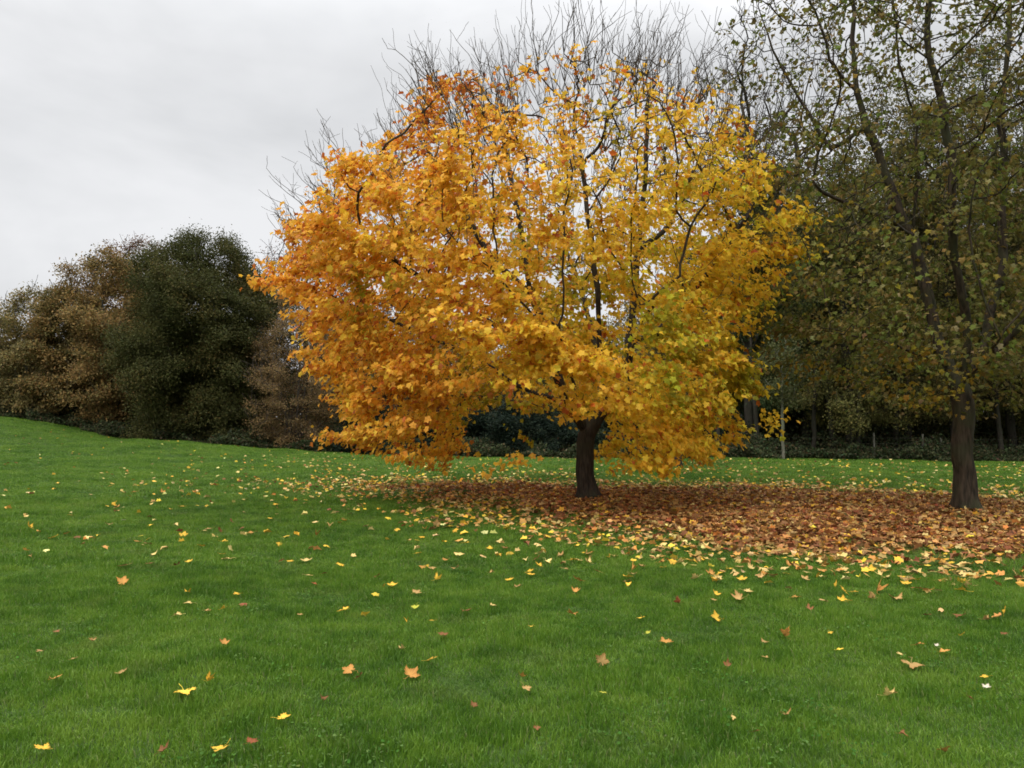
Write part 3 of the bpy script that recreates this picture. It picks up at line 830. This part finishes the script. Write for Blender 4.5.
for y0, y1, dens, sx, sz in ((2.6, 10, 40, 1.0, 1.0), (10, 19, 17, 1.5, 1.05), (19, 32, 7, 2.3, 1.1), (32, 54, 3.2, 3.3, 1.2)):
    W = y1 * 0.64 * 1.25 + 1.5
    g_ = 1 / math.sqrt(dens)
    xx, yy = np.meshgrid(np.arange(-W, W, g_), np.arange(y0, y1, g_))
    x = xx.ravel() + rng.uniform(-.55, .55, xx.size) * g_; y = yy.ravel() + rng.uniform(-.55, .55, xx.size) * g_
    k = (np.abs(x) < y * 0.64 * 1.22 + 1.5) & (y < wood_front(x) + 0.4)
    ldp = litter_dist(x, y)
    k &= rng.random(x.size) < np.where(ldp < -2.4, 0.10, np.where(ldp < -0.9, 0.5, 1.0))
    x, y, ldp = x[k], y[k], ldp[k]; n = len(x)
    e = 0.15
    nx_ = -(ground_z(x + e, y) - ground_z(x - e, y)) / (2 * e); ny_ = -(ground_z(x, y + e) - ground_z(x, y - e)) / (2 * e)
    Nn = norm(np.stack([nx_, ny_, np.ones(n)], 1))
    Tx = norm(np.stack([Nn[:, 2], 0 * x, -Nn[:, 0]], 1)); Ty = np.cross(Nn, Tx)
    a = rng.uniform(0, 2 * PI, n)[:, None]
    Ux = Tx * np.cos(a) + Ty * np.sin(a); Uy = np.cross(Nn, Ux)
    rx = np.arctan2(Uy[:, 2], Nn[:, 2]); ry = -np.arcsin(np.clip(Ux[:, 2], -1, 1)); rz = np.arctan2(Ux[:, 1], Ux[:, 0])
    pts.append(np.stack([x, y, ground_z(x, y)], 1)); rot.append(np.stack([rx, ry, rz], 1))
    g3 = np.stack([x, y, 0 * x], 1)
    hv = np.clip(1 + 0.30 * fnoise(g3, 2.3, 1.0) + 0.34 * fnoise(g3, 6.0, 5.0) + rng.normal(0, .16, n), 0.4, 2.0) * np.where(rng.random(n) < 0.03, 1.5, 1.0) * np.where(ldp < -0.6, 0.75, 1)
    scl.append(np.stack([np.full(n, sx), np.full(n, sx), sz * hv], 1))
pts = np.vstack(pts); rot = np.vstack(rot); scl = np.vstack(scl)
print('grass patches', len(pts))
V = np.vstack([np.array(TV), pts])
gm = fast_mesh('lawn_grass', V, np.array(TL), np.array(TS))
def fattr(name, typ, arr, key):
    a_ = gm.attributes.new(name, typ, 'POINT'); a_.data.foreach_set(key, np.ascontiguousarray(arr).ravel())
nv = len(V)
fattr('sel', 'FLOAT', np.r_[np.array(TVAR, float), np.full(len(pts), 9.0)].astype(np.float32), 'value')
fattr('blade', 'FLOAT', np.r_[np.array(TB), np.zeros(len(pts))].astype(np.float32), 'value')
fattr('rot', 'FLOAT_VECTOR', np.vstack([np.zeros((nt_, 3)), rot]).astype(np.float32), 'vector')
fattr('scl', 'FLOAT_VECTOR', np.vstack([np.ones((nt_, 3)), scl]).astype(np.float32), 'vector')

m, nt, out = new_mat('grass_blade')
ge = nt.nodes.new('ShaderNodeNewGeometry')
n1 = nt.nodes.new('ShaderNodeTexNoise'); n1.inputs['Scale'].default_value = 0.55; n1.inputs['Detail'].default_value = 5
nt.links.new(ge.outputs['Position'], n1.inputs['Vector'])
n2 = nt.nodes.new('ShaderNodeTexNoise'); n2.inputs['Scale'].default_value = 3.2; n2.inputs['Detail'].default_value = 3
nt.links.new(ge.outputs['Position'], n2.inputs['Vector'])
at = nt.nodes.new('ShaderNodeAttribute'); at.attribute_name = 'blade'
def math_node(op, a, b):
    n_ = nt.nodes.new('ShaderNodeMath'); n_.operation = op
    for i_, v_ in enumerate((a, b)):
        if isinstance(v_, (int, float)): n_.inputs[i_].default_value = v_
        else: nt.links.new(v_, n_.inputs[i_])
    return n_.outputs[0]
f1 = math_node('MULTIPLY', n1.outputs[0], 1.1); f2 = math_node('MULTIPLY', n2.outputs[0], 1.15); f3 = math_node('MULTIPLY', at.outputs['Fac'], 0.4)
fs = math_node('SUBTRACT', math_node('ADD', math_node('ADD', f1, f2), f3), 0.82)
rp = nt.nodes.new('ShaderNodeValToRGB')
el = rp.color_ramp.elements
el[0].position = 0.2; el[0].color = (0.053, 0.130, 0.012, 1)
el[1].position = 0.85; el[1].color = (0.188, 0.302, 0.036, 1)
e_ = el.new(0.5); e_.color = (0.108, 0.222, 0.018, 1)
nt.links.new(fs, rp.inputs[0])
st = nt.nodes.new('ShaderNodeMath'); st.operation = 'GREATER_THAN'; st.inputs[1].default_value = 0.965
nt.links.new(at.outputs['Fac'], st.inputs[0])
mx = nt.nodes.new('ShaderNodeMixRGB'); mx.inputs[2].default_value = (0.22, 0.25, 0.09, 1)
nt.links.new(st.outputs[0], mx.inputs[0]); nt.links.new(rp.outputs[0], mx.inputs[1])
n3 = nt.nodes.new('ShaderNodeTexNoise'); n3.inputs['Scale'].default_value = 1.3; n3.inputs['Detail'].default_value = 6; n3.inputs['Roughness'].default_value = 0.7
nt.links.new(ge.outputs['Position'], n3.inputs['Vector'])
mr3 = nt.nodes.new('ShaderNodeMapRange'); mr3.inputs['From Min'].default_value = 0.54; mr3.inputs['From Max'].default_value = 0.72; mr3.inputs['To Max'].default_value = 0.6
nt.links.new(n3.outputs[0], mr3.inputs[0])
mx3 = nt.nodes.new('ShaderNodeMixRGB'); mx3.inputs[2].default_value = (0.15, 0.20, 0.045, 1)
nt.links.new(mr3.outputs[0], mx3.inputs[0]); nt.links.new(mx.outputs[0], mx3.inputs[1]); mx = mx3
pr = nt.nodes.new('ShaderNodeBsdfPrincipled'); pr.inputs['Roughness'].default_value = 0.45; pr.inputs['Specular IOR Level'].default_value = 0.3
tr = nt.nodes.new('ShaderNodeBsdfTranslucent'); ms = nt.nodes.new('ShaderNodeMixShader'); ms.inputs[0].default_value = 0.35
nt.links.new(mx.outputs[0], pr.inputs['Base Color']); nt.links.new(mx.outputs[0], tr.inputs['Color'])
nt.links.new(pr.outputs[0], ms.inputs[1]); nt.links.new(tr.outputs[0], ms.inputs[2]); nt.links.new(ms.outputs[0], out.inputs[0])
M_GRASS = m
gobj = tag(mesh_obj('lawn_grass', gm, m), 'short mown green grass covering the whole lawn', 'grass', kind='stuff')
gt = bpy.data.node_groups.new('grass_on_points', 'GeometryNodeTree')
gt.interface.new_socket('Geometry', in_out='INPUT', socket_type='NodeSocketGeometry')
gt.interface.new_socket('Geometry', in_out='OUTPUT', socket_type='NodeSocketGeometry')
gi = gt.nodes.new('NodeGroupInput'); go = gt.nodes.new('NodeGroupOutput')
def nattr(name, typ):
    n_ = gt.nodes.new('GeometryNodeInputNamedAttribute'); n_.data_type = typ; n_.inputs['Name'].default_value = name; return n_.outputs[0]
sel = nattr('sel', 'FLOAT')
join = gt.nodes.new('GeometryNodeJoinGeometry')
def between(lo, hi):
    a_ = gt.nodes.new('ShaderNodeMath'); a_.operation = 'GREATER_THAN'; a_.inputs[1].default_value = lo; gt.links.new(sel, a_.inputs[0])
    b_ = gt.nodes.new('ShaderNodeMath'); b_.operation = 'LESS_THAN'; b_.inputs[1].default_value = hi; gt.links.new(sel, b_.inputs[0])
    c_ = gt.nodes.new('ShaderNodeMath'); c_.operation = 'MULTIPLY'; gt.links.new(a_.outputs[0], c_.inputs[0]); gt.links.new(b_.outputs[0], c_.inputs[1])
    s_ = gt.nodes.new('GeometryNodeSeparateGeometry'); s_.domain = 'POINT'
    gt.links.new(gi.outputs[0], s_.inputs[0]); gt.links.new(c_.outputs[0], s_.inputs['Selection'])
    return s_.outputs[0]
for v in range(4):
    g2 = gt.nodes.new('GeometryNodeGeometryToInstance'); gt.links.new(between(v - .5, v + .5), g2.inputs[0]); gt.links.new(g2.outputs[0], join.inputs[0])
iop = gt.nodes.new('GeometryNodeInstanceOnPoints')
gt.links.new(between(8.5, 9.5), iop.inputs['Points']); gt.links.new(join.outputs[0], iop.inputs['Instance'])
iop.inputs['Pick Instance'].default_value = True
gt.links.new(nattr('rot', 'FLOAT_VECTOR'), iop.inputs['Rotation']); gt.links.new(nattr('scl', 'FLOAT_VECTOR'), iop.inputs['Scale'])
gt.links.new(iop.outputs[0], go.inputs[0])
gobj.modifiers.new('grass', 'NODES').node_group = gt

# clover and plantain growing low among the blades
nc = 1300
cy_ = 3.2 + 11 * rng.random(nc) ** 1.3; cx_ = rng.uniform(-1, 1, nc) * (cy_ * 0.75 + 1)
kk = (fnoise(np.stack([cx_, cy_, 0 * cx_], 1), 1.5, 3.0) > 0.15) & (litter_dist(cx_, cy_) > 0.3); cx_, cy_ = cx_[kk], cy_[kk]; nc = len(cx_)
wi = np.repeat(np.arange(nc), 14); m_ = len(wi)
wp = np.stack([cx_[wi] + rng.normal(0, 0.075, m_), cy_[wi] + rng.normal(0, 0.075, m_), np.zeros(m_)], 1)
wp[:, 2] = ground_z(wp[:, 0], wp[:, 1]) + rng.uniform(0.028, 0.058, m_)
wcol = vary(np.array([(0.055, 0.15, 0.020), (0.085, 0.18, 0.030), (0.12, 0.20, 0.05)])[rng.integers(0, 3, nc)][wi], 0.15)
wm_ = leaf_mesh('lawn_weeds', wp, np.array([0, 0, 1.0]) + rng.normal(0, 0.35, (m_, 3)), rng.normal(0, 1, (m_, 3)) * np.array([1, 1, 0.2]), rng.uniform(0.009, 0.022, m_), wcol, V=BROAD_V, Fc=BROAD_F)
tag(mesh_obj('lawn_weeds', wm_, M_GREEN), 'small clover and plantain leaves growing low in the near lawn', 'weeds', kind='stuff')

# ================================================================== fallen leaves
PALS = {
    'yellow': (0.76, 0.48, 0.06), 'pale yellow': (0.72, 0.54, 0.20), 'orange': (0.57, 0.29, 0.075), 'tan': (0.47, 0.30, 0.11),
    'brown': (0.25, 0.115, 0.045), 'red-brown': (0.29, 0.095, 0.038), 'greenish yellow': (0.45, 0.46, 0.06), 'whitish': (0.70, 0.65, 0.50),
}
K = {'y': 'yellow', 'p': 'pale yellow', 'o': 'orange', 't': 'tan', 'b': 'brown', 'r': 'red-brown', 'g': 'greenish yellow', 'w': 'whitish'}
spots = """44,760,y,17 223,758,y,18 250,753,r,13 161,763,b,13 280,728,y,15 184,700,y,20 207,690,y,11 121,681,t,12 53,687,o,13 323,708,b,9 224,651,o,10
93,647,t,8 55,638,b,8 41,658,t,8 72,667,t,8 179,621,p,11 190,609,p,10 187,597,y,7 206,617,t,7 222,615,y,7 238,599,y,8 122,588,o,12 125,570,t,11 139,545,o,9
150,568,b,9 189,566,y,8 175,570,b,8 183,539,y,12 202,550,y,9 229,563,p,12 223,545,y,7 210,532,t,8 252,536,o,9 280,547,y,7 306,565,p,14 307,580,p,8 341,570,y,10
323,578,b,7 315,589,r,7 344,616,y,10 301,621,t,7 316,539,o,8 30,531,y,8 53,541,y,10 66,537,o,8 108,527,t,8 116,510,o,8 163,495,o,11 135,494,o,8 123,523,w,5
183,509,y,8 277,507,y,8 351,679,o,15 358,686,b,10 409,684,o,18 429,668,y,12 403,656,p,8 407,628,y,8 416,612,g,9 415,598,t,11 345,615,y,8 433,627,y,7
522,685,o,9 525,696,t,11 532,633,y,8 517,592,t,9 578,585,o,13 529,576,y,8 491,577,t,6 492,611,p,8 473,715,b,9 601,670,t,14 604,702,g,9 641,624,y,9 647,640,g,7
665,649,o,15 431,572,t,9 458,559,p,12 436,528,t,12 540,557,p,11 631,579,p,9 629,590,y,8 664,572,y,8 443,642,b,12 384,591,y,5 536,737,b,8 888,704,p,15 943,760,o,14
786,724,t,12 755,742,b,8 733,726,p,6 703,710,w,6 986,696,w,9 987,685,y,9 912,671,t,22 944,659,o,12 917,652,o,10 902,662,p,8 839,657,y,8 830,639,y,6 785,643,o,11
764,649,t,9 766,665,t,9 727,674,b,8 718,624,y,13 741,604,t,13 810,616,b,9 714,606,t,7 877,596,o,15 898,604,t,14 928,595,o,17 965,596,y,13 985,626,t,9 1005,618,y,9
962,642,y,7 1004,641,b,8 962,621,b,13 926,621,b,9 874,604,t,9 938,653,w,5 901,744,b,9 972,708,b,6"""
L = []       # x, y, size, colour name
for tok in spots.split():
    a, b, c, s_ = tok.split(',')
    P = on_ground(float(a), float(b))
    d = math.hypot(P[1], CAMZ)
    L.append((P[0], P[1], min(0.17, float(s_) * d / F * 1.08), K[c], True))

# scatter: dense in the carpet, thinning over the lawn
n = 420000
y = 7.2 + (52 - 7.2) * rng.random(n) ** 0.8; x = rng.uniform(-1, 1, n) * (y * 0.64 * 1.2 + 1.5)
pdf = (y - 7.2 + 1e-3) ** (-0.25)          # density of the proposal along y
area = (y * 0.64 * 1.2 + 1.5) * 2
prop = n / area * (0.8 ** -1) * ((np.maximum(y - 7.2, 1e-3) / 44.8) ** 0.25) / 44.8
ldp = litter_dist(x, y)
g3 = np.stack([x, y, 0 * x], 1)
want = 200 * sstep(0.6, -3.2, ldp) ** 2.2 * (1 + 0.35 * fnoise(g3, 1.1, 2)) + 28 * np.exp(-np.maximum(ldp, 0) / 0.75) * (ldp > -1.5)
want = want + 6.0 * np.exp(-np.maximum(ldp, 0) / 1.8) * np.clip(1 + fnoise(g3, 1.0, 8), 0, 2)
want = want + 1.0 * (ldp > 0) * sstep(9, 13, y) * sstep(-16, -5, x) * np.clip(0.9 + fnoise(g3, 0.6, 4), 0, 2)
want = want + 2.0 * (ldp > 0) * sstep(19, 25, y) * sstep(42, 31, y) * sstep(-15, -5, x) * np.clip(1 + fnoise(g3, 0.5, 3), 0.1, 2)
want = want + 0.25 * (ldp > 0) * (y > 9)
want = np.where((y > wood_front(x) - 1.0), 0, want)
k = rng.random(n) < want / np.maximum(prop, 1e-6)
x, y, ldp = x[k], y[k], ldp[k]; n = len(x)
print('fallen leaves', n, 'max ratio', float((want / prop).max()))
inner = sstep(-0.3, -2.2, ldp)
u = rng.random(n)
names = np.empty(n, object)
gw = sstep(6, 11, x)
for i in range(n):
    a = inner[i]
    if rng.random() < a:
        w = (0.05, 0.03, 0.16, 0.28, 0.38, 0.10) if rng.random() > gw[i] else (0.03, 0.06, 0.07, 0.40, 0.39, 0.05)
    elif ldp[i] < 0.8: w = (0.19, 0.22, 0.22, 0.27, 0.07, 0.03)
    else: w = (0.30, 0.34, 0.12, 0.14, 0.08, 0.02)
    names[i] = ('yellow', 'pale yellow', 'orange', 'tan', 'brown', 'red-brown')[int(np.searchsorted(np.cumsum(w), rng.random() * 0.999))]
sz = rng.uniform(0.07, 0.135, n)
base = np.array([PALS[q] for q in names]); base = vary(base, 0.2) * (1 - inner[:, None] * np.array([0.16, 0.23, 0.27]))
dist = np.hypot(x, y)
# the nearest ones inside the frame are leaves of their own
ppx, ppy, _ = project(np.stack([x, y, ground_z(x, y)], 1))
inframe = (ppx > 2) & (ppx < 1022) & (ppy < 766)
order = np.argsort(np.where(inframe, dist / sz, 1e9))
need = 300 - len(L)
single = np.zeros(n, bool); single[order[:need]] = True
for i in np.nonzero(single)[0]: L.append((x[i], y[i], sz[i], names[i], False))
r_ = ~single
lift = np.where(ldp < 0, 0.02 + rng.uniform(0, 0.05, n), 0.045) + 0.01
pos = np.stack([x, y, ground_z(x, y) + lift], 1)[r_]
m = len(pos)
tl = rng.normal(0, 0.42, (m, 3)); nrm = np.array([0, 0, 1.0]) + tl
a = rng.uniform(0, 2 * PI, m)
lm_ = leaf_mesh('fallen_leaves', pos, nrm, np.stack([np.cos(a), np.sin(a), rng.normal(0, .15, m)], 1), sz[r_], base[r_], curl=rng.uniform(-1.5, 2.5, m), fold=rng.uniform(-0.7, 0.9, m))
tag(mesh_obj('fallen_leaves', lm_, M_FALLEN), 'carpet of brown and yellow fallen leaves under the trees thinning over the lawn', 'fallen leaves', kind='stuff')

# one detailed leaf: toothed lobes, bent blade, stalk
def leaf_outline():
    tips_ = [(-2.35, 0.52), (-1.15, 0.86), (0.0, 1.0), (1.15, 0.86), (2.35, 0.52)]
    o = [(0.03, -0.02)]
    for i, (a_, l_) in enumerate(reversed(tips_)):
        for da, k_ in ((0.36, 0.60), (0.24, 0.84), (0.13, 0.78), (0.0, 1.0), (-0.13, 0.78), (-0.24, 0.84), (-0.36, 0.60)):
            ang = a_ * 0.95 + da
            o.append((math.sin(ang) * l_ * k_ * 0.62, math.cos(ang) * l_ * k_ * 0.62 + 0.05))
        if i < 4:
            ang = (a_ + list(reversed(tips_))[i + 1][0]) / 2 * 0.95
            o.append((math.sin(ang) * 0.37, math.cos(ang) * 0.37 + 0.05))
    o.append((-0.03, -0.02))
    return np.array(o)
OUT = leaf_outline()

def one_leaf(size, colname, pose):
    o = OUT * (1 + rng.normal(0, 0.04, OUT.shape)); k_ = len(o)
    ctr = np.array([0, 0.05])
    V2 = np.vstack([[ctr], ctr + (o - ctr) * 0.5, o])
    bend = {'flat': 0.3, 'curled': 2.0, 'upturned': 0.9, 'folded': 0.6}[pose]
    z_ = bend * (V2[:, 0] ** 2 * rng.uniform(.3, 1.1) + (V2[:, 1] - .1) ** 2 * rng.uniform(-.5, 1.0)) + 0.10 * np.abs(V2[:, 0])
    z_ += 0.035 * np.sin(V2[:, 0] * 14 + rng.uniform(0, 6)) * np.cos(V2[:, 1] * 11)
    if pose == 'folded': z_ += 1.3 * np.abs(V2[:, 0]); V2 = V2 * np.array([0.6, 1])
    vs = np.column_stack([V2, z_])
    fc = [(0, 1 + i, 1 + (i + 1) % k_) for i in range(k_)]
    loops = list(np.array(fc).ravel()); sizes = [3] * k_
    for i in range(k_ - 1):
        loops += [1 + i, 1 + k_ + i, 1 + k_ + i + 1, 2 + i]; sizes.append(4)
    # stalk: a thin three sided tube curving away from the blade
    st_ = np.array([(0, 0.03, 0.0), (0.02, -0.15, 0.02), (rng.uniform(-.1, .1), -0.38, rng.uniform(0, .12)), (rng.uniform(-.15, .15), -0.55, rng.uniform(0, .2))])
    b0 = len(vs)
    ring = np.array([(0.012, 0, 0), (-0.008, 0, 0.010), (-0.008, 0, -0.010)])
    vs = np.vstack([vs] + [ring + p_ for p_ in st_])
    for i in range(3):
        for j in range(3):
            loops += [b0 + i * 3 + j, b0 + i * 3 + (j + 1) % 3, b0 + i * 3 + 3 + (j + 1) % 3, b0 + i * 3 + 3 + j]; sizes.append(4)
    c = np.array(PALS[colname])
    cv = np.repeat(c[None], len(vs), 0) * np.exp(rng.normal(0, 0.12))
    rim = np.r_[np.zeros(1 + k_), np.ones(k_), np.zeros(len(vs) - 1 - 2 * k_)] > 0
    cv[rim] *= rng.uniform(0.55, 1.0, (rim.sum(), 1)) * np.array([1.0, 0.88, 0.8])
    cv *= np.exp(rng.normal(0, 0.08, (len(vs), 1)))
    return fast_mesh('fallen_leaf', vs * size * 1.0, np.array(loops), np.array(sizes), col=np.clip(cv, .003, .95), smooth=True)

items = []
for x_, y_, s_, cn, given in L:
    P = np.array([x_, y_, float(ground_z(x_, y_)) + 0.055])
    a_, b_, d_ = project(P)
    pose = ['flat', 'curled', 'upturned', 'folded'][rng.choice(4, p=[0.45, 0.22, 0.27, 0.06])]
    items.append(dict(P=P, size=s_, col=cn, pose=pose, px=float(a_), py=float(b_), apx=s_ * F / d_, d=float(litter_dist(np.array([x_]), np.array([y_]))[0])))

def zone(i):
    px, py = i['px'], i['py']
    if i['d'] < 1.1 and px > 520: 
        return ('at the carpet edge before the maple trunk' if px < 640 else 'at the carpet edge between the two trunks' if px < 800 else
                'at the carpet edge before the right trunk' if px < 960 else 'at the carpet edge far right')
    if py > 690:
        return 'in the bottom left grass' if px < 340 else 'in the bottom middle grass' if px < 680 else 'in the bottom right grass'
    if py > 600:
        return ('on the left foreground lawn' if px < 240 else 'on the lawn below the maple crown' if px < 460 else 'on the lawn below the maple trunk' if px < 720 else 'on the lawn below the right trunk')
    return ('on the far left lawn' if px < 160 else 'on the left lawn beside the maple' if px < 330 else 'on the grass under the maple\'s left skirt' if px < 480 else 'on the grass before the maple trunk' if px < 680 else 'on the grass before the right trunk')

by = {}
for i in items:
    sw = 'big' if i['apx'] > 12.5 else 'small' if i['apx'] < 8.5 else 'medium'
    i['base'] = '%s %s %s leaf %s' % (sw, i['col'], i['pose'], zone(i))
    by.setdefault(i['base'], []).append(i)
ORD = ['leftmost'] + [w_ + ' from left' for w_ in 'second third fourth fifth sixth seventh eighth ninth tenth eleventh twelfth thirteenth fourteenth fifteenth sixteenth'.split()] + ['further right'] * 60
for b_, g_ in by.items():
    g_.sort(key=lambda q: q['px'])
    for j, q in enumerate(g_):
        q['label'] = b_ if len(g_) == 1 else b_ + (', ' + (ORD[j] if j < len(g_) - 1 else 'rightmost'))
for i in items:
    o = mesh_obj('fallen_leaf', one_leaf(i['size'], i['col'], i['pose']), M_FALLEN)
    tilt = {'flat': 0.15, 'curled': 0.25, 'upturned': 0.55, 'folded': 0.4}[i['pose']]
    o.location = i['P'].tolist()
    o.rotation_euler = (rng.normal(0, tilt) + (0.25 if i['pose'] == 'upturned' else 0.1), rng.normal(0, tilt), rng.uniform(0, 2 * PI))
    tag(o, i['label'], 'fallen leaf', 'separate maple leaves fallen on the lawn')

# ================================================================== sky, light, camera
SUN_EL, SUN_AZ = math.radians(48), math.radians(205)     # behind the camera's left shoulder
sc = bpy.context.scene
w = bpy.data.worlds.new('World'); sc.world = w; w.use_nodes = True
nt = w.node_tree; nt.nodes.clear()
out = nt.nodes.new('ShaderNodeOutputWorld'); bg = nt.nodes.new('ShaderNodeBackground'); bg.inputs['Strength'].default_value = 0.1
sky = nt.nodes.new('ShaderNodeTexSky'); sky.sky_type = 'NISHITA'; sky.sun_disc = False
sky.sun_elevation = SUN_EL; sky.sun_rotation = SUN_AZ; sky.dust_density = 3; sky.air_density = 1
tc = nt.nodes.new('ShaderNodeTexCoord'); mp = nt.nodes.new('ShaderNodeMapping'); mp.inputs['Scale'].default_value = (1.0, 1.0, 2.0)
mp.inputs['Location'].default_value = (0.35, 0.2, 0.1)
nt.links.new(tc.outputs['Generated'], mp.inputs[0])
n1 = nt.nodes.new('ShaderNodeTexNoise'); n1.inputs['Scale'].default_value = 2.9; n1.inputs['Detail'].default_value = 5; n1.inputs['Roughness'].default_value = 0.52
n1.inputs['Distortion'].default_value = 0.3
nt.links.new(mp.outputs[0], n1.inputs['Vector'])
rp = nt.nodes.new('ShaderNodeValToRGB')
rp.color_ramp.elements[0].position = 0.36; rp.color_ramp.elements[0].color = (0.745, 0.755, 0.77, 1)
rp.color_ramp.elements[1].position = 0.62; rp.color_ramp.elements[1].color = (0.93, 0.935, 0.95, 1)
nt.links.new(n1.outputs[0], rp.inputs[0])
vm = nt.nodes.new('ShaderNodeVectorMath'); vm.operation = 'SCALE'; vm.inputs['Scale'].default_value = 10.0
nt.links.new(rp.outputs[0], vm.inputs[0])
sx = nt.nodes.new('ShaderNodeSeparateXYZ'); nt.links.new(tc.outputs['Generated'], sx.inputs[0])
mz = nt.nodes.new('ShaderNodeMapRange'); mz.inputs['From Min'].default_value = 0.42; mz.inputs['From Max'].default_value = 1.0
mz.inputs['To Min'].default_value = 7.5; mz.inputs['To Max'].default_value = 24.0
nt.links.new(sx.outputs['Z'], mz.inputs[0]); nt.links.new(mz.outputs[0], vm.inputs['Scale'])   # an overcast sky is brightest overhead
mx = nt.nodes.new('ShaderNodeMixRGB'); mx.inputs[0].default_value = 0.95
nt.links.new(sky.outputs[0], mx.inputs[1]); nt.links.new(vm.outputs[0], mx.inputs[2])
nt.links.new(mx.outputs[0], bg.inputs['Color']); nt.links.new(bg.outputs[0], out.inputs[0])

sd = bpy.data.lights.new('sun', 'SUN'); sd.energy = 1.5; sd.angle = math.radians(30); sd.color = (1.0, 0.97, 0.92)
so = bpy.data.objects.new('sun', sd); C.objects.link(so)
sv = Vector((math.sin(SUN_AZ) * math.cos(SUN_EL), math.cos(SUN_AZ) * math.cos(SUN_EL), math.sin(SUN_EL)))
so.rotation_euler = (-sv).to_track_quat('-Z', 'Y').to_euler()
so.location = (0, 0, 40)

cd = bpy.data.cameras.new('camera'); co = bpy.data.objects.new('camera', cd); C.objects.link(co)
cd.sensor_width = 36; cd.sensor_fit = 'HORIZONTAL'; cd.lens = 36 * F / 1024
cd.clip_start = 0.1; cd.clip_end = 3000
co.location = (0, 0, CAMZ); co.rotation_euler = (PI / 2 + PITCH, 0, 0)
sc.camera = co

sc.view_settings.view_transform = 'Standard'; sc.view_settings.look = 'None'
sc.view_settings.exposure = 0.35; sc.view_settings.gamma = 1; sc.view_settings.use_curve_mapping = False
sc.render.engine = 'CYCLES'; sc.cycles.filter_width = 1.7
cy = sc.cycles
cy.use_denoising = True
cy.max_bounces = 6; cy.diffuse_bounces = 3; cy.glossy_bounces = 2; cy.transmission_bounces = 4; cy.transparent_max_bounces = 4
cy.use_adaptive_sampling = True; cy.adaptive_threshold = 0.02
